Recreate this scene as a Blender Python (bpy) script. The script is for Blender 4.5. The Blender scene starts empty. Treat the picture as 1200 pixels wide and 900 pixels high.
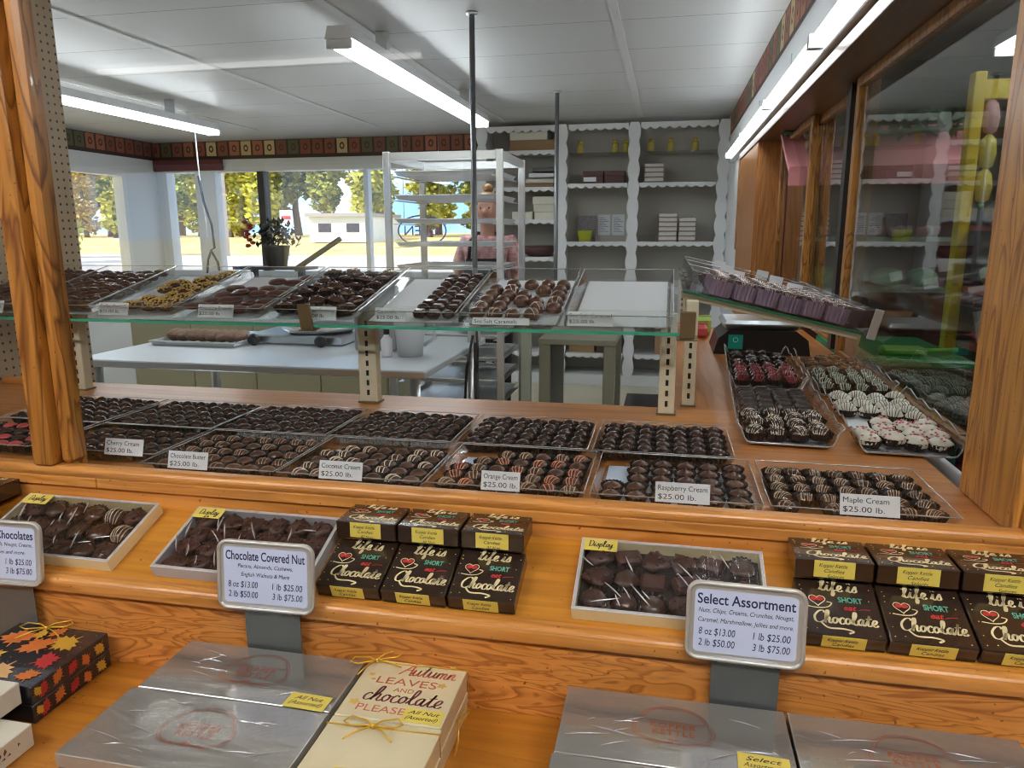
import bpy, math, random
from mathutils import Vector, Matrix
random.seed(7)
PI = math.pi
SC = bpy.context.scene
COL = SC.collection

# ------------------------------------------------------------------ camera, world, sun, exposure
def cam_axes(yaw, pitch, roll):
    f = Vector((math.sin(yaw)*math.cos(pitch), math.cos(yaw)*math.cos(pitch), -math.sin(pitch)))
    r = Vector((math.cos(yaw), -math.sin(yaw), 0)); d = f.cross(r)
    c, s = math.cos(roll), math.sin(roll)
    return c*r + s*d, -s*r + c*d, f
R_, D_, F_ = cam_axes(-.2061, .2022, .0026)
cd = bpy.data.cameras.new('camera'); cam = bpy.data.objects.new('camera', cd); COL.objects.link(cam)
cd.sensor_fit = 'HORIZONTAL'; cd.sensor_width = 36; cd.lens = 867/1200*36; cd.clip_start = .02; cd.clip_end = 500
U_ = -D_
cam.matrix_world = Matrix(((R_.x, U_.x, -F_.x, 0), (R_.y, U_.y, -F_.y, 0), (R_.z, U_.z, -F_.z, 1.58), (0, 0, 0, 1)))
SC.camera = cam
SC.view_settings.view_transform = 'Standard'; SC.view_settings.look = 'None'
SC.view_settings.gamma = 1; SC.view_settings.use_curve_mapping = False
SC.view_settings.exposure = 1.1
SC.cycles.transparent_max_bounces = 48
SC.cycles.max_bounces = 10
SC.cycles.filter_width = 1.1
SC.cycles.sample_clamp_indirect = 8
SC.cycles.caustics_reflective = False; SC.cycles.caustics_refractive = False
TUBE = 15.5                       # radiance of the fluorescent tubes in the back room
SHOPTUBE = 36.0                    # unseen tubes over the shoppers, placed and brightened for the counter front

w = bpy.data.worlds.new('sky'); SC.world = w; w.use_nodes = True
nt = w.node_tree; nt.nodes.clear()
o_ = nt.nodes.new('ShaderNodeOutputWorld'); bg = nt.nodes.new('ShaderNodeBackground')
tc = nt.nodes.new('ShaderNodeTexCoord'); nz = nt.nodes.new('ShaderNodeTexNoise'); cr = nt.nodes.new('ShaderNodeValToRGB')
nz.inputs['Scale'].default_value = 5; nz.inputs['Detail'].default_value = 6
cr.color_ramp.elements[0].position = .42; cr.color_ramp.elements[0].color = (.35, .62, 1, 1)
cr.color_ramp.elements[1].position = .6; cr.color_ramp.elements[1].color = (1, 1, 1, 1)
nt.links.new(tc.outputs['Generated'], nz.inputs['Vector']); nt.links.new(nz.outputs['Fac'], cr.inputs['Fac'])
nt.links.new(cr.outputs['Color'], bg.inputs['Color']); bg.inputs['Strength'].default_value = .9
nt.links.new(bg.outputs[0], o_.inputs[0])
sd = bpy.data.lights.new('sun', 'SUN'); sd.energy = 2.8; sd.angle = .01; sd.color = (1, .93, .8)
sun = bpy.data.objects.new('sun', sd); COL.objects.link(sun)
sun.rotation_euler = Vector((.55, .55, -.72)).to_track_quat('-Z', 'Y').to_euler()

# ------------------------------------------------------------------ materials
MATS = {}
def newmat(name):
    m = bpy.data.materials.new(name); m.use_nodes = True
    return m, m.node_tree.nodes, m.node_tree.links, m.node_tree.nodes['Principled BSDF']
def mat(name, col, rough=.5, metal=0, spec=.5, coat=0, bump=0, bscale=60, var=0, vscale=20, trans=0, emit=0):
    if name in MATS: return MATS[name]
    m, N, L, b = newmat(name)
    b.inputs['Base Color'].default_value = (*col, 1); b.inputs['Roughness'].default_value = rough
    b.inputs['Metallic'].default_value = metal; b.inputs['Specular IOR Level'].default_value = spec
    b.inputs['Coat Weight'].default_value = coat
    if trans: b.inputs['Transmission Weight'].default_value = trans
    if emit:
        b.inputs['Emission Color'].default_value = (*col, 1); b.inputs['Emission Strength'].default_value = emit
    if bump or var:
        t = N.new('ShaderNodeTexCoord')
    if bump:
        n = N.new('ShaderNodeTexNoise'); n.inputs['Scale'].default_value = bscale; n.inputs['Detail'].default_value = 4
        bp = N.new('ShaderNodeBump'); bp.inputs['Strength'].default_value = bump; bp.inputs['Distance'].default_value = .004
        L.new(t.outputs['Object'], n.inputs['Vector']); L.new(n.outputs['Fac'], bp.inputs['Height']); L.new(bp.outputs[0], b.inputs['Normal'])
    if var:
        n2 = N.new('ShaderNodeTexNoise'); n2.inputs['Scale'].default_value = vscale; n2.inputs['Detail'].default_value = 3
        r = N.new('ShaderNodeValToRGB'); r.color_ramp.elements[0].position = .3; r.color_ramp.elements[1].position = .7
        r.color_ramp.elements[0].color = (*[c*(1-var) for c in col], 1); r.color_ramp.elements[1].color = (*[min(1, c*(1+var)) for c in col], 1)
        L.new(t.outputs['Object'], n2.inputs['Vector']); L.new(n2.outputs['Fac'], r.inputs['Fac']); L.new(r.outputs['Color'], b.inputs['Base Color'])
    MATS[name] = m
    return m
def emis(name, col, s):
    if name in MATS: return MATS[name]
    m, N, L, b = newmat(name); N.remove(b)
    e = N.new('ShaderNodeEmission'); e.inputs['Color'].default_value = (*col, 1); e.inputs['Strength'].default_value = s
    L.new(e.outputs[0], N['Material Output'].inputs[0]); MATS[name] = m
    return m
def wood(name, light, dark, axis=0, grain=1.0, wild=0.0, rough=.35):
    if name in MATS: return MATS[name]
    m, N, L, b = newmat(name)
    t = N.new('ShaderNodeTexCoord'); mp = N.new('ShaderNodeMapping')
    sc = [14*grain]*3; sc[axis] = 1.3*grain + wild*2.2*grain
    mp.inputs['Scale'].default_value = sc
    L.new(t.outputs['Object'], mp.inputs['Vector'])
    n1 = N.new('ShaderNodeTexNoise'); n1.inputs['Scale'].default_value = .9; n1.inputs['Detail'].default_value = 3; n1.inputs['Distortion'].default_value = .6+wild
    L.new(mp.outputs[0], n1.inputs['Vector'])
    mul = N.new('ShaderNodeMath'); mul.operation = 'MULTIPLY'; mul.inputs[1].default_value = 9+wild*8
    L.new(n1.outputs['Fac'], mul.inputs[0])
    fr = N.new('ShaderNodeMath'); fr.operation = 'FRACT'; L.new(mul.outputs[0], fr.inputs[0])
    r = N.new('ShaderNodeValToRGB'); e = r.color_ramp.elements
    e[0].position = 0; e[0].color = (*light, 1); e[1].position = 1; e[1].color = (*light, 1)
    mid = [a*.45+c*.55 for a, c in zip(light, dark)]
    x = e.new(.5); x.color = (*[a*.8+c*.2 for a, c in zip(light, dark)], 1)
    x = e.new(.82); x.color = (*(dark if wild else mid), 1)
    x = e.new(.93); x.color = (*[a*.6+c*.4 for a, c in zip(light, dark)], 1)
    L.new(fr.outputs[0], r.inputs['Fac'])
    mp2 = N.new('ShaderNodeMapping'); sc2 = [90]*3; sc2[axis] = 4; mp2.inputs['Scale'].default_value = sc2
    L.new(t.outputs['Object'], mp2.inputs['Vector'])
    n2 = N.new('ShaderNodeTexNoise'); n2.inputs['Scale'].default_value = 1; n2.inputs['Detail'].default_value = 2
    L.new(mp2.outputs[0], n2.inputs['Vector'])
    mx = N.new('ShaderNodeMixRGB'); mx.blend_type = 'MULTIPLY'; mx.inputs['Fac'].default_value = .5
    r2 = N.new('ShaderNodeValToRGB'); r2.color_ramp.elements[0].position = .3; r2.color_ramp.elements[0].color = (.6, .5, .4, 1); r2.color_ramp.elements[1].position = .6
    L.new(n2.outputs['Fac'], r2.inputs['Fac']); L.new(r.outputs['Color'], mx.inputs['Color1']); L.new(r2.outputs['Color'], mx.inputs['Color2'])
    # small dark specks and nail holes
    n3 = N.new('ShaderNodeTexNoise'); n3.inputs['Scale'].default_value = 130; n3.inputs['Detail'].default_value = 1
    L.new(t.outputs['Object'], n3.inputs['Vector'])
    r3 = N.new('ShaderNodeValToRGB'); r3.color_ramp.elements[0].position = .22; r3.color_ramp.elements[0].color = (.25, .15, .1, 1); r3.color_ramp.elements[1].position = .26
    L.new(n3.outputs['Fac'], r3.inputs['Fac'])
    mx2 = N.new('ShaderNodeMixRGB'); mx2.blend_type = 'MULTIPLY'; mx2.inputs['Fac'].default_value = .8
    L.new(mx.outputs[0], mx2.inputs['Color1']); L.new(r3.outputs[0], mx2.inputs['Color2'])
    L.new(mx2.outputs[0], b.inputs['Base Color'])
    b.inputs['Roughness'].default_value = rough; b.inputs['Coat Weight'].default_value = .15; b.inputs['Coat Roughness'].default_value = .2
    bp = N.new('ShaderNodeBump'); bp.inputs['Strength'].default_value = .12; bp.inputs['Distance'].default_value = .002
    L.new(n2.outputs['Fac'], bp.inputs['Height']); L.new(bp.outputs[0], b.inputs['Normal'])
    MATS[name] = m
    return m
def clear(name, tint=(1, 1, 1), ior=1.5, rough=0, bump=0, bscale=30, stretch=None, boost=1):
    if name in MATS: return MATS[name]
    m, N, L, b = newmat(name); N.remove(b)
    g = N.new('ShaderNodeNewGeometry'); ma = N.new('ShaderNodeMath'); ma.operation = 'MULTIPLY_ADD'
    ma.inputs[1].default_value = 1/ior-ior; ma.inputs[2].default_value = ior
    L.new(g.outputs['Backfacing'], ma.inputs[0])
    fz = N.new('ShaderNodeFresnel'); L.new(ma.outputs[0], fz.inputs['IOR'])
    tr = N.new('ShaderNodeBsdfTransparent'); tr.inputs['Color'].default_value = (*tint, 1)
    gl = N.new('ShaderNodeBsdfGlossy'); gl.inputs['Roughness'].default_value = rough
    mx = N.new('ShaderNodeMixShader'); L.new(tr.outputs[0], mx.inputs[1]); L.new(gl.outputs[0], mx.inputs[2])
    if boost != 1:
        k = N.new('ShaderNodeMath'); k.operation = 'MULTIPLY'; k.use_clamp = True; k.inputs[1].default_value = boost
        L.new(fz.outputs[0], k.inputs[0]); L.new(k.outputs[0], mx.inputs[0])
    else:
        L.new(fz.outputs[0], mx.inputs[0])
    if bump:
        t = N.new('ShaderNodeTexCoord'); mp = N.new('ShaderNodeMapping'); mp.inputs['Scale'].default_value = stretch or (1, 1, 1)
        mp.inputs['Rotation'].default_value = (0, 0, .5)
        n = N.new('ShaderNodeTexNoise'); n.inputs['Scale'].default_value = bscale; n.inputs['Detail'].default_value = 3; n.inputs['Distortion'].default_value = 1.2
        bp = N.new('ShaderNodeBump'); bp.inputs['Strength'].default_value = bump; bp.inputs['Distance'].default_value = .01
        L.new(t.outputs['Object'], mp.inputs[0]); L.new(mp.outputs[0], n.inputs['Vector']); L.new(n.outputs['Fac'], bp.inputs['Height'])
        L.new(bp.outputs[0], gl.inputs['Normal']); L.new(bp.outputs[0], fz.inputs['Normal'])
    L.new(mx.outputs[0], N['Material Output'].inputs[0]); MATS[name] = m
    return m

HONEY, HDARK = (.73, .325, .075), (.43, .155, .026)
W_X = wood('honey wood along the counter', HONEY, HDARK, 0)
W_Y = wood('honey wood along the room', HONEY, HDARK, 1)
W_Z = wood('honey wood upright', (.55, .24, .045), (.20, .065, .011), 2, .9, .3)
W_ZR = wood('lightened honey wood upright', (.84, .40, .080), (.42, .15, .024), 2, .9, .3)  # left post's wood lightened in colour, as this side gets less light
W_ZD = wood('brown wood upright', (.52, .215, .05), (.26, .085, .016), 2)
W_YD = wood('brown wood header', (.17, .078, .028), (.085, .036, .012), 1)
W_PLY = wood('plywood riser', (.76, .315, .072), (.44, .14, .024), 0, 1.7, .38)
W_SHELF = wood('golden shelf board', (.66, .285, .034), (.48, .18, .020), 0, .6)
W_TOP = wood('counter top board', (.62, .25, .058), (.42, .14, .026), 0, .5)
W_TOPY = wood('side counter board', (.58, .22, .045), (.38, .12, .02), 1, .5)
WHITE = mat('white paint', (.72, .74, .75), .5)
WALLP = mat('wall paint', (.66, .69, .70), .6, bump=.05)
CREAM = mat('cream enamel', (.72, .68, .50), .4)
STEEL = mat('brushed steel', (.62, .65, .67), .28, 1)
TABLETOP = mat('steel table top', (.76, .81, .85), .3, .45)
ALU = mat('aluminium', (.70, .73, .74), .38, .8)
PANM = mat('sheet pan', (.78, .80, .80), .4, .5)
BLACK = mat('black plastic', (.012, .013, .016), .35)
DARK = mat('dark brown', (.03, .018, .014), .5)
GLASS = clear('clear glass', (.97, .99, .98))
PANE = clear('window pane', (.98, .99, .99))
MIRR = clear('sliding glass', (.86, .9, .88), 1.55, boost=1.6)
ACRYL = clear('clear acrylic', (.975, .98, .985), 1.36, .02)
FILM = clear('shrink film', (.95, .95, .95), 1.5, .03, .9, 22, (1, .28, 1), 1.1)
GEDGE = mat('green glass edge', (.10, .62, .40), .15, trans=.2)
CUP = mat('dark paper cup', (.020, .011, .008), .55)
MILK = mat('milk chocolate', (.098, .042, .023), .3, coat=.25, bump=.12, bscale=160, var=.18, vscale=60)
DKCH = mat('dark chocolate', (.042, .019, .013), .2, coat=.35, bump=.12, bscale=160)
MDCH = mat('brown chocolate', (.070, .031, .019), .27, coat=.3, bump=.15, bscale=160, var=.2, vscale=60)
TANL = mat('tan drizzle', (.50, .37, .25), .4)
IVORY = mat('ivory drizzle', (.78, .70, .56), .4)
ORNG = mat('orange drizzle', (.75, .28, .16), .4)
PINK = mat('pink coating', (.50, .075, .075), .35)
WCH = mat('white chocolate', (.80, .78, .68), .35)
PAPERW = mat('white card', (.80, .82, .86), .55)
INK = mat('dark ink', (.02, .022, .03), .6)
BINK = mat('blue ink', (.018, .028, .10), .6)
GOLD = mat('gold label', (.80, .66, .13), .4)
GOLDC = mat('gold cord', (.80, .50, .06), .3, .6)

# ------------------------------------------------------------------ mesh builder
class MB:
    def __init__(s): s.v = []; s.f = []; s.m = []; s.sm = []
    def add(s, vs, fs, mi=0, smooth=False, M=None):
        o = len(s.v)
        s.v += [tuple(M @ Vector(p)) for p in vs] if M is not None else [tuple(p) for p in vs]
        for f in fs: s.f.append([i+o for i in f]); s.m.append(mi); s.sm.append(smooth)
        return s
    def box(s, x0, x1, y0, y1, z0, z1, mi=0, M=None, bev=0):
        if bev:
            b = bev; C = []
            for (X, sx) in ((x0, 1), (x1, -1)):
                for (Y, sy) in ((y0, 1), (y1, -1)):
                    for (Z, sz) in ((z0, 1), (z1, -1)):
                        C.append([(X, Y+sy*b, Z+sz*b), (X+sx*b, Y, Z+sz*b), (X+sx*b, Y+sy*b, Z)])
            vs = [p for c in C for p in c]
            def i(ix, iy, iz, k): return (ix*4+iy*2+iz)*3+k
            fs = []
            for ix in (0, 1): f = [i(ix, 0, 0, 0), i(ix, 0, 1, 0), i(ix, 1, 1, 0), i(ix, 1, 0, 0)]; fs.append(f if ix == 0 else f[::-1])
            for iy in (0, 1): f = [i(0, iy, 0, 1), i(1, iy, 0, 1), i(1, iy, 1, 1), i(0, iy, 1, 1)]; fs.append(f if iy == 0 else f[::-1])
            for iz in (0, 1): f = [i(0, 0, iz, 2), i(0, 1, iz, 2), i(1, 1, iz, 2), i(1, 0, iz, 2)]; fs.append(f if iz == 0 else f[::-1])
            for a in (0, 1):
                for c in (0, 1):
                    f = [i(a, c, 0, 0), i(a, c, 0, 1), i(a, c, 1, 1), i(a, c, 1, 0)]; fs.append(f)
                    f = [i(a, 0, c, 0), i(a, 0, c, 2), i(a, 1, c, 2), i(a, 1, c, 0)]; fs.append(f)
                    f = [i(0, a, c, 1), i(0, a, c, 2), i(1, a, c, 2), i(1, a, c, 1)]; fs.append(f)
            for ix in (0, 1):
                for iy in (0, 1):
                    for iz in (0, 1): fs.append([i(ix, iy, iz, 0), i(ix, iy, iz, 1), i(ix, iy, iz, 2)])
            ctr = Vector(((x0+x1)/2, (y0+y1)/2, (z0+z1)/2))
            for q, f in enumerate(fs):
                a, b2, c = Vector(vs[f[0]]), Vector(vs[f[1]]), Vector(vs[f[2]])
                fc = sum((Vector(vs[k]) for k in f), Vector())/len(f)
                if (b2-a).cross(c-a).dot(fc-ctr) < 0: fs[q] = f[::-1]
            return s.add(vs, fs, mi, False, M)
        vs = [(x0, y0, z0), (x1, y0, z0), (x1, y1, z0), (x0, y1, z0), (x0, y0, z1), (x1, y0, z1), (x1, y1, z1), (x0, y1, z1)]
        return s.add(vs, [(0, 3, 2, 1), (4, 5, 6, 7), (0, 1, 5, 4), (1, 2, 6, 5), (2, 3, 7, 6), (3, 0, 4, 7)], mi, False, M)
    def prism(s, poly, h, mi=0, M=None, z0=0):     # polygon in XY (counter-clockwise) extruded along z
        n = len(poly)
        vs = [(x, y, z0) for x, y in poly]+[(x, y, z0+h) for x, y in poly]
        fs = [tuple(range(n-1, -1, -1)), tuple(range(n, 2*n))]+[(i, (i+1) % n, n+(i+1) % n, n+i) for i in range(n)]
        return s.add(vs, fs, mi, False, M)
    def tube(s, pts, r, n=8, mi=0, M=None, cap=True, closed=False):
        pts = [Vector(p) for p in pts]; rs = r if isinstance(r, (list, tuple)) else [r]*len(pts)
        vs = []; up = None; k = len(pts)
        for i, p in enumerate(pts):
            if closed: d = pts[(i+1) % k]-pts[i-1]
            else: d = pts[min(i+1, k-1)]-pts[max(i-1, 0)]
            d.normalize()
            if up is None: up = Vector((0, 0, 1)) if abs(d.z) < .9 else Vector((1, 0, 0))
            a = d.cross(up).normalized(); b = a.cross(d).normalized(); up = b
            for j in range(n):
                t = 2*PI*j/n; vs.append(p+a*math.cos(t)*rs[i]+b*math.sin(t)*rs[i])
        fs = []
        for i in range(k if closed else k-1):
            for j in range(n): fs.append((i*n+j, i*n+(j+1) % n, ((i+1) % k)*n+(j+1) % n, ((i+1) % k)*n+j))
        if cap and not closed: fs += [tuple(range(n-1, -1, -1)), tuple((k-1)*n+j for j in range(n))]
        return s.add(vs, fs, mi, True, M)
    def lathe(s, prof, n=20, mi=0, M=None, sx=1, sy=1, flute=0, nfl=0):
        vs = []; fs = []; k = len(prof)
        for i, (r, z) in enumerate(prof):
            for j in range(n):
                t = 2*PI*j/n; q = r*(1+(flute*(i/(k-1)) if nfl and j % 2 else 0))
                vs.append((q*math.cos(t)*sx, q*math.sin(t)*sy, z))
        for i in range(k-1):
            for j in range(n): fs.append((i*n+j, i*n+(j+1) % n, (i+1)*n+(j+1) % n, (i+1)*n+j))
        if prof[0][0] > 1e-6: fs.append(tuple(range(n-1, -1, -1)))
        if prof[-1][0] > 1e-6 and not nfl: fs.append(tuple((k-1)*n+j for j in range(n)))
        return s.add(vs, fs, mi, True, M)
    def mesh(s, name, mats):
        me = bpy.data.meshes.new(name); me.from_pydata(s.v, [], s.f)
        for m in (mats if isinstance(mats, (list, tuple)) else [mats]): me.materials.append(m)
        me.polygons.foreach_set('material_index', s.m); me.polygons.foreach_set('use_smooth', s.sm); me.update()
        return me
    def build(s, name, mats, parent=None, loc=None, rot=None):
        return link(name, s.mesh(name, mats), parent, loc, rot)
def link(name, me, parent=None, loc=None, rot=None):
    o = bpy.data.objects.new(name, me); COL.objects.link(o)
    if parent: o.parent = parent
    if loc is not None: o.location = loc
    if rot is not None: o.rotation_euler = rot
    return o
def tag(o, label=None, cat=None, group=None, kind=None):
    if label: o['label'] = label
    if cat: o['category'] = cat
    if group: o['group'] = group
    if kind: o['kind'] = kind
    return o
def thing(name, label, cat, loc=(0, 0, 0), rot=(0, 0, 0), group=None):
    o = bpy.data.objects.new(name, None); COL.objects.link(o); o.location = loc; o.rotation_euler = rot; o.empty_display_size = .05
    return tag(o, label, cat, group)
def struct(name, mb, m, parent=None):
    o = mb.build(name, m, parent); o['kind'] = 'structure'; return o
def B(name, x0, x1, y0, y1, z0, z1, m, parent=None, bev=0):
    return MB().box(x0, x1, y0, y1, z0, z1, bev=bev).build(name, m, parent)
def S(name, x0, x1, y0, y1, z0, z1, m, parent=None, bev=0):
    return struct(name, MB().box(x0, x1, y0, y1, z0, z1, bev=bev), m, parent)
ORD = ['first', 'second', 'third', 'fourth', 'fifth', 'sixth', 'seventh', 'eighth', 'ninth', 'tenth']
def rowname(j, n): return 'front row' if j == 0 else ('back row' if j == n-1 else ORD[j]+' row')

# ------------------------------------------------------------------ lettering
TXT = {}
def textmesh(s, size, m, align='CENTER', shear=0, bold=0, spacing=1, wide=None):
    key = (s, size, m.name, align, shear, bold, spacing, wide)
    if key in TXT: return TXT[key]
    c = bpy.data.curves.new('lettering', 'FONT'); c.body = s; c.size = size; c.align_x = align; c.shear = shear
    c.offset = bold; c.space_character = spacing; c.fill_mode = 'BOTH'; c.extrude = .00006; c.resolution_u = 3; c.space_line = .95
    o = bpy.data.objects.new('lettering', c); COL.objects.link(o)
    dg = bpy.context.evaluated_depsgraph_get()
    me = bpy.data.meshes.new_from_object(o.evaluated_get(dg)); COL.objects.unlink(o); bpy.data.objects.remove(o)
    me.materials.clear(); me.materials.append(m)
    if wide and len(me.vertices):
        xs = [v.co.x for v in me.vertices]; k = wide/(max(xs)-min(xs)); mid = (max(xs)+min(xs))/2 if align == 'CENTER' else min(xs)
        for v in me.vertices: v.co.x = (v.co.x-mid)*k
    TXT[key] = me
    return me
FLAT = (0, 0, 0); STAND = (PI/2, 0, 0)
def text(s, size, m, parent, loc, rot=FLAT, **k):
    return link('lettering', textmesh(s, size, m, **k), parent, loc, rot)
SCR = {
 'l': ([[(0, .1), (.45, 1.2), (.5, 1.9), (.3, 2.0), (.2, 1.4), (.25, .3), (.5, 0), (.75, .2)]], .7),
 'i': ([[(0, .1), (.3, .9)], [(.3, 1), (.25, .3), (.45, 0), (.7, .2)], [(.33, 1.4), (.4, 1.5)]], .65),
 'f': ([[(0, .1), (.4, 1.0), (.65, 1.9), (.5, 2.1), (.35, 1.5), (.3, 0), (.25, -.7), (.4, -.8), (.5, -.3), (.35, 0), (.8, .2)]], .75),
 'e': ([[(0, .1), (.5, .5), (.6, .9), (.35, 1.0), (.15, .5), (.3, .05), (.6, 0), (.8, .25)]], .75),
 's': ([[(0, .1), (.4, 1.05), (.5, .6), (.55, .2), (.3, 0), (.1, .15)]], .7),
 'C': ([[(1.3, 1.6), (1.1, 1.95), (.6, 1.8), (.15, 1.0), (.3, .2), (.8, 0), (1.3, .35)]], 1.25),
 'h': ([[(0, .1), (.45, 1.2), (.5, 1.95), (.3, 2.0), (.2, 1.3), (.15, 0)], [(.17, .3), (.45, .95), (.65, .85), (.62, .2), (.8, 0), (1.0, .2)]], .95),
 'o': ([[(.55, .95), (.25, .9), (.08, .45), (.3, .02), (.6, .3), (.6, .8), (.4, .95), (.6, .75), (.9, .8)]], .8),
 'c': ([[(.65, .8), (.4, 1.0), (.12, .6), (.2, .1), (.5, 0), (.8, .25)]], .7),
 'a': ([[(.65, .85), (.4, 1), (.1, .6), (.2, .08), (.45, .15), (.65, .85)], [(.67, 1.0), (.6, .3), (.75, 0), (.95, .2)]], .9),
 't': ([[(0, .1), (.35, 1.0), (.45, 1.7)], [(.45, 1.7), (.3, .3), (.5, 0), (.75, .2)], [(.05, 1.1), (.75, 1.2)]], .7),
 'A': ([[(0, 0), (.5, 1.0), (1.0, 2.0)], [(1.0, 2.0), (1.05, 1.0), (1.1, 0), (1.3, .1)], [(.3, .8), (1.2, .9)]], 1.25),
 'u': ([[(0, .2), (.15, 1.0), (.12, .3), (.3, 0), (.6, .5), (.68, 1.0)], [(.68, 1.0), (.62, .3), (.78, 0), (.95, .2)]], .9),
 'm': ([[(0, .1), (.15, .9), (.12, 0)], [(.13, .5), (.35, .95), (.5, .8), (.48, 0)], [(.5, .5), (.72, .95), (.88, .8), (.85, .2), (1.0, 0), (1.2, .2)]], 1.15),
 'n': ([[(0, .1), (.15, .9), (.12, 0)], [(.13, .5), (.38, .95), (.55, .8), (.52, .2), (.68, 0), (.9, .2)]], .85),
 'D': ([[(.2, 1.9), (.25, 0)], [(0, 1.8), (.7, 1.9), (1.1, 1.2), (.8, .2), (.1, 0)]], 1.2),
 'p': ([[(.15, 1), (.05, -.8)], [(.12, .6), (.4, 1), (.6, .6), (.4, .05), (.12, .2)]], .75),
 'y': ([[(0, 1), (.1, .3), (.3, .1), (.6, 1)], [(.6, 1), (.5, -.5), (.2, -.8), (.1, -.4), (.8, .2)]], .8),
 ' ': ([], .5)}
def catmull(p, k=5):
    if len(p) < 3: return [(p[0][0]+(p[1][0]-p[0][0])*i/k, p[0][1]+(p[1][1]-p[0][1])*i/k) for i in range(k+1)]
    q = [p[0]]+list(p)+[p[-1]]; out = []
    for i in range(1, len(q)-2):
        for j in range(k):
            t = j/k; a, b, c, d = q[i-1], q[i], q[i+1], q[i+2]
            out.append(tuple(.5*((2*b[n])+(-a[n]+c[n])*t+(2*a[n]-5*b[n]+4*c[n]-d[n])*t*t+(-a[n]+3*b[n]-3*c[n]+d[n])*t**3) for n in (0, 1)))
    return out+[p[-1]]
def ribbon(mb, pts, wd, z, mi, contrast=.5):
    n = len(pts); vs = []; fs = []
    for i, (x, y) in enumerate(pts):
        a, b = pts[max(i-1, 0)], pts[min(i+1, n-1)]; dx, dy = b[0]-a[0], b[1]-a[1]; l = math.hypot(dx, dy) or 1
        ww = wd*.5*((1-contrast)+contrast*1.6*abs(dy)/l)
        vs += [(x-dy/l*ww, y+dx/l*ww, z), (x+dy/l*ww, y-dx/l*ww, z)]
    for i in range(n-1): fs.append((2*i, 2*i+1, 2*i+3, 2*i+2))
    mb.add(vs, fs, mi)
def script(mb, s, cx, y, wide, z, wd, mi=0, slant=.15, ky=1):
    adv = sum(SCR[c][1] for c in s); k = wide/adv; x = cx-wide/2
    for c in s:
        st, a = SCR[c]
        for p in st:
            ribbon(mb, [(x+(px+slant*py)*k, y+py*k*ky) for px, py in catmull(p)], wd, z, mi)
        x += a*k

# ------------------------------------------------------------------ room shell
CEIL = 2.6; XL, XR, YB, YF = -5.87, 5.0, 7.9, -3.6; ZS = .1        # ZS: raised floor on the staff side
FLOORM = mat('cream vinyl floor', (.62, .57, .43), .35, var=.08, vscale=2)
S('floor', XL, XR, YF, YB, -.12, 0, mat('dark shop floor', (.10, .07, .05), .5, var=.25, vscale=3))
S('floor_staff', XL+.002, .499, 1.86, YB-.002, 0, ZS, FLOORM)
cm, N, L, b = newmat('ceiling panels')
t = N.new('ShaderNodeTexCoord'); sp = N.new('ShaderNodeSeparateXYZ'); L.new(t.outputs['Object'], sp.inputs[0])
def mth(op, a, c=None, N=N, L=L):
    n = N.new('ShaderNodeMath'); n.operation = op
    for i, v in ((0, a), (1, c)):
        if v is None: continue
        if isinstance(v, (int, float)): n.inputs[i].default_value = v
        else: L.new(v, n.inputs[i])
    return n.outputs[0]
fy = mth('FRACT', mth('DIVIDE', mth('ADD', sp.outputs['Y'], 50.35), .61))
seam = mth('LESS_THAN', fy, .012)
mx = N.new('ShaderNodeMixRGB'); mx.inputs['Color1'].default_value = (.60, .615, .62, 1); mx.inputs['Color2'].default_value = (.22, .22, .22, 1)
L.new(seam, mx.inputs['Fac']); L.new(mx.outputs[0], b.inputs['Base Color']); b.inputs['Roughness'].default_value = .42
ce = MB().box(XL, XR, YF, YB, CEIL, CEIL+.1)
struct('ceiling', ce, cm)
BATT = mat('ceiling batten', (.66, .67, .68), .4)
for i, x in enumerate((-4.12, -2.847, -1.57, -.294)):
    S('trim_%d' % (i+1), x-.022, x+.022, YF+.002, 7.148, CEIL-.006, CEIL-.0005, BATT)
def wall_y(name, y0, y1, openings, m=WALLP, x0=XL-.1, x1=XR+.1, z0=-.12, z1=CEIL+.1):
    mb = MB(); xs = x0
    for (a, c, za, zb) in sorted(openings):
        mb.box(xs, a, y0, y1, z0, z1); mb.box(a, c, y0, y1, z0, za); mb.box(a, c, y0, y1, zb, z1); xs = c
    mb.box(xs, x1, y0, y1, z0, z1)
    return struct(name, mb, m)
def wall_x(name, x0, x1, openings, m=WALLP, y0=YF, y1=YB, z0=-.12, z1=CEIL+.1):
    mb = MB(); ys = y0
    for (a, c, za, zb) in sorted(openings):
        mb.box(x0, x1, ys, a, z0, z1); mb.box(x0, x1, a, c, z0, za); mb.box(x0, x1, a, c, zb, z1); ys = c
    mb.box(x0, x1, ys, y1, z0, z1)
    return struct(name, mb, m)
BW = (-5.80, -2.05, 1.1, 2.315)  # opening added; its street view stands for a reflection in the counter glass
wall_y('wall_back', YB, YB+.15, [BW])
LW = (4.9, 7.35, 1.0, 2.25)  # opening added; its trees stand for the reflection over the left wall
wall_x('wall_left', XL-.1, XL, [LW])
FW = [(-5.2, -3.6, 1.2, 2.15), (-3.3, -1.6, 1.2, 2.15)]
wall_y('wall_front', YF-.15, YF, FW, mat('dark panelling', (.16, .085, .04), .55))
wall_x('wall_far_right', XR, XR+.1, [])
S('roof', XL-1.4, XR+.3, YF-1.8, YB+.5, CEIL+.101, CEIL+.25, mat('roof', (.3, .3, .3), .8))  # unseen roof; overhang added to keep the sun out of the windows
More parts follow.
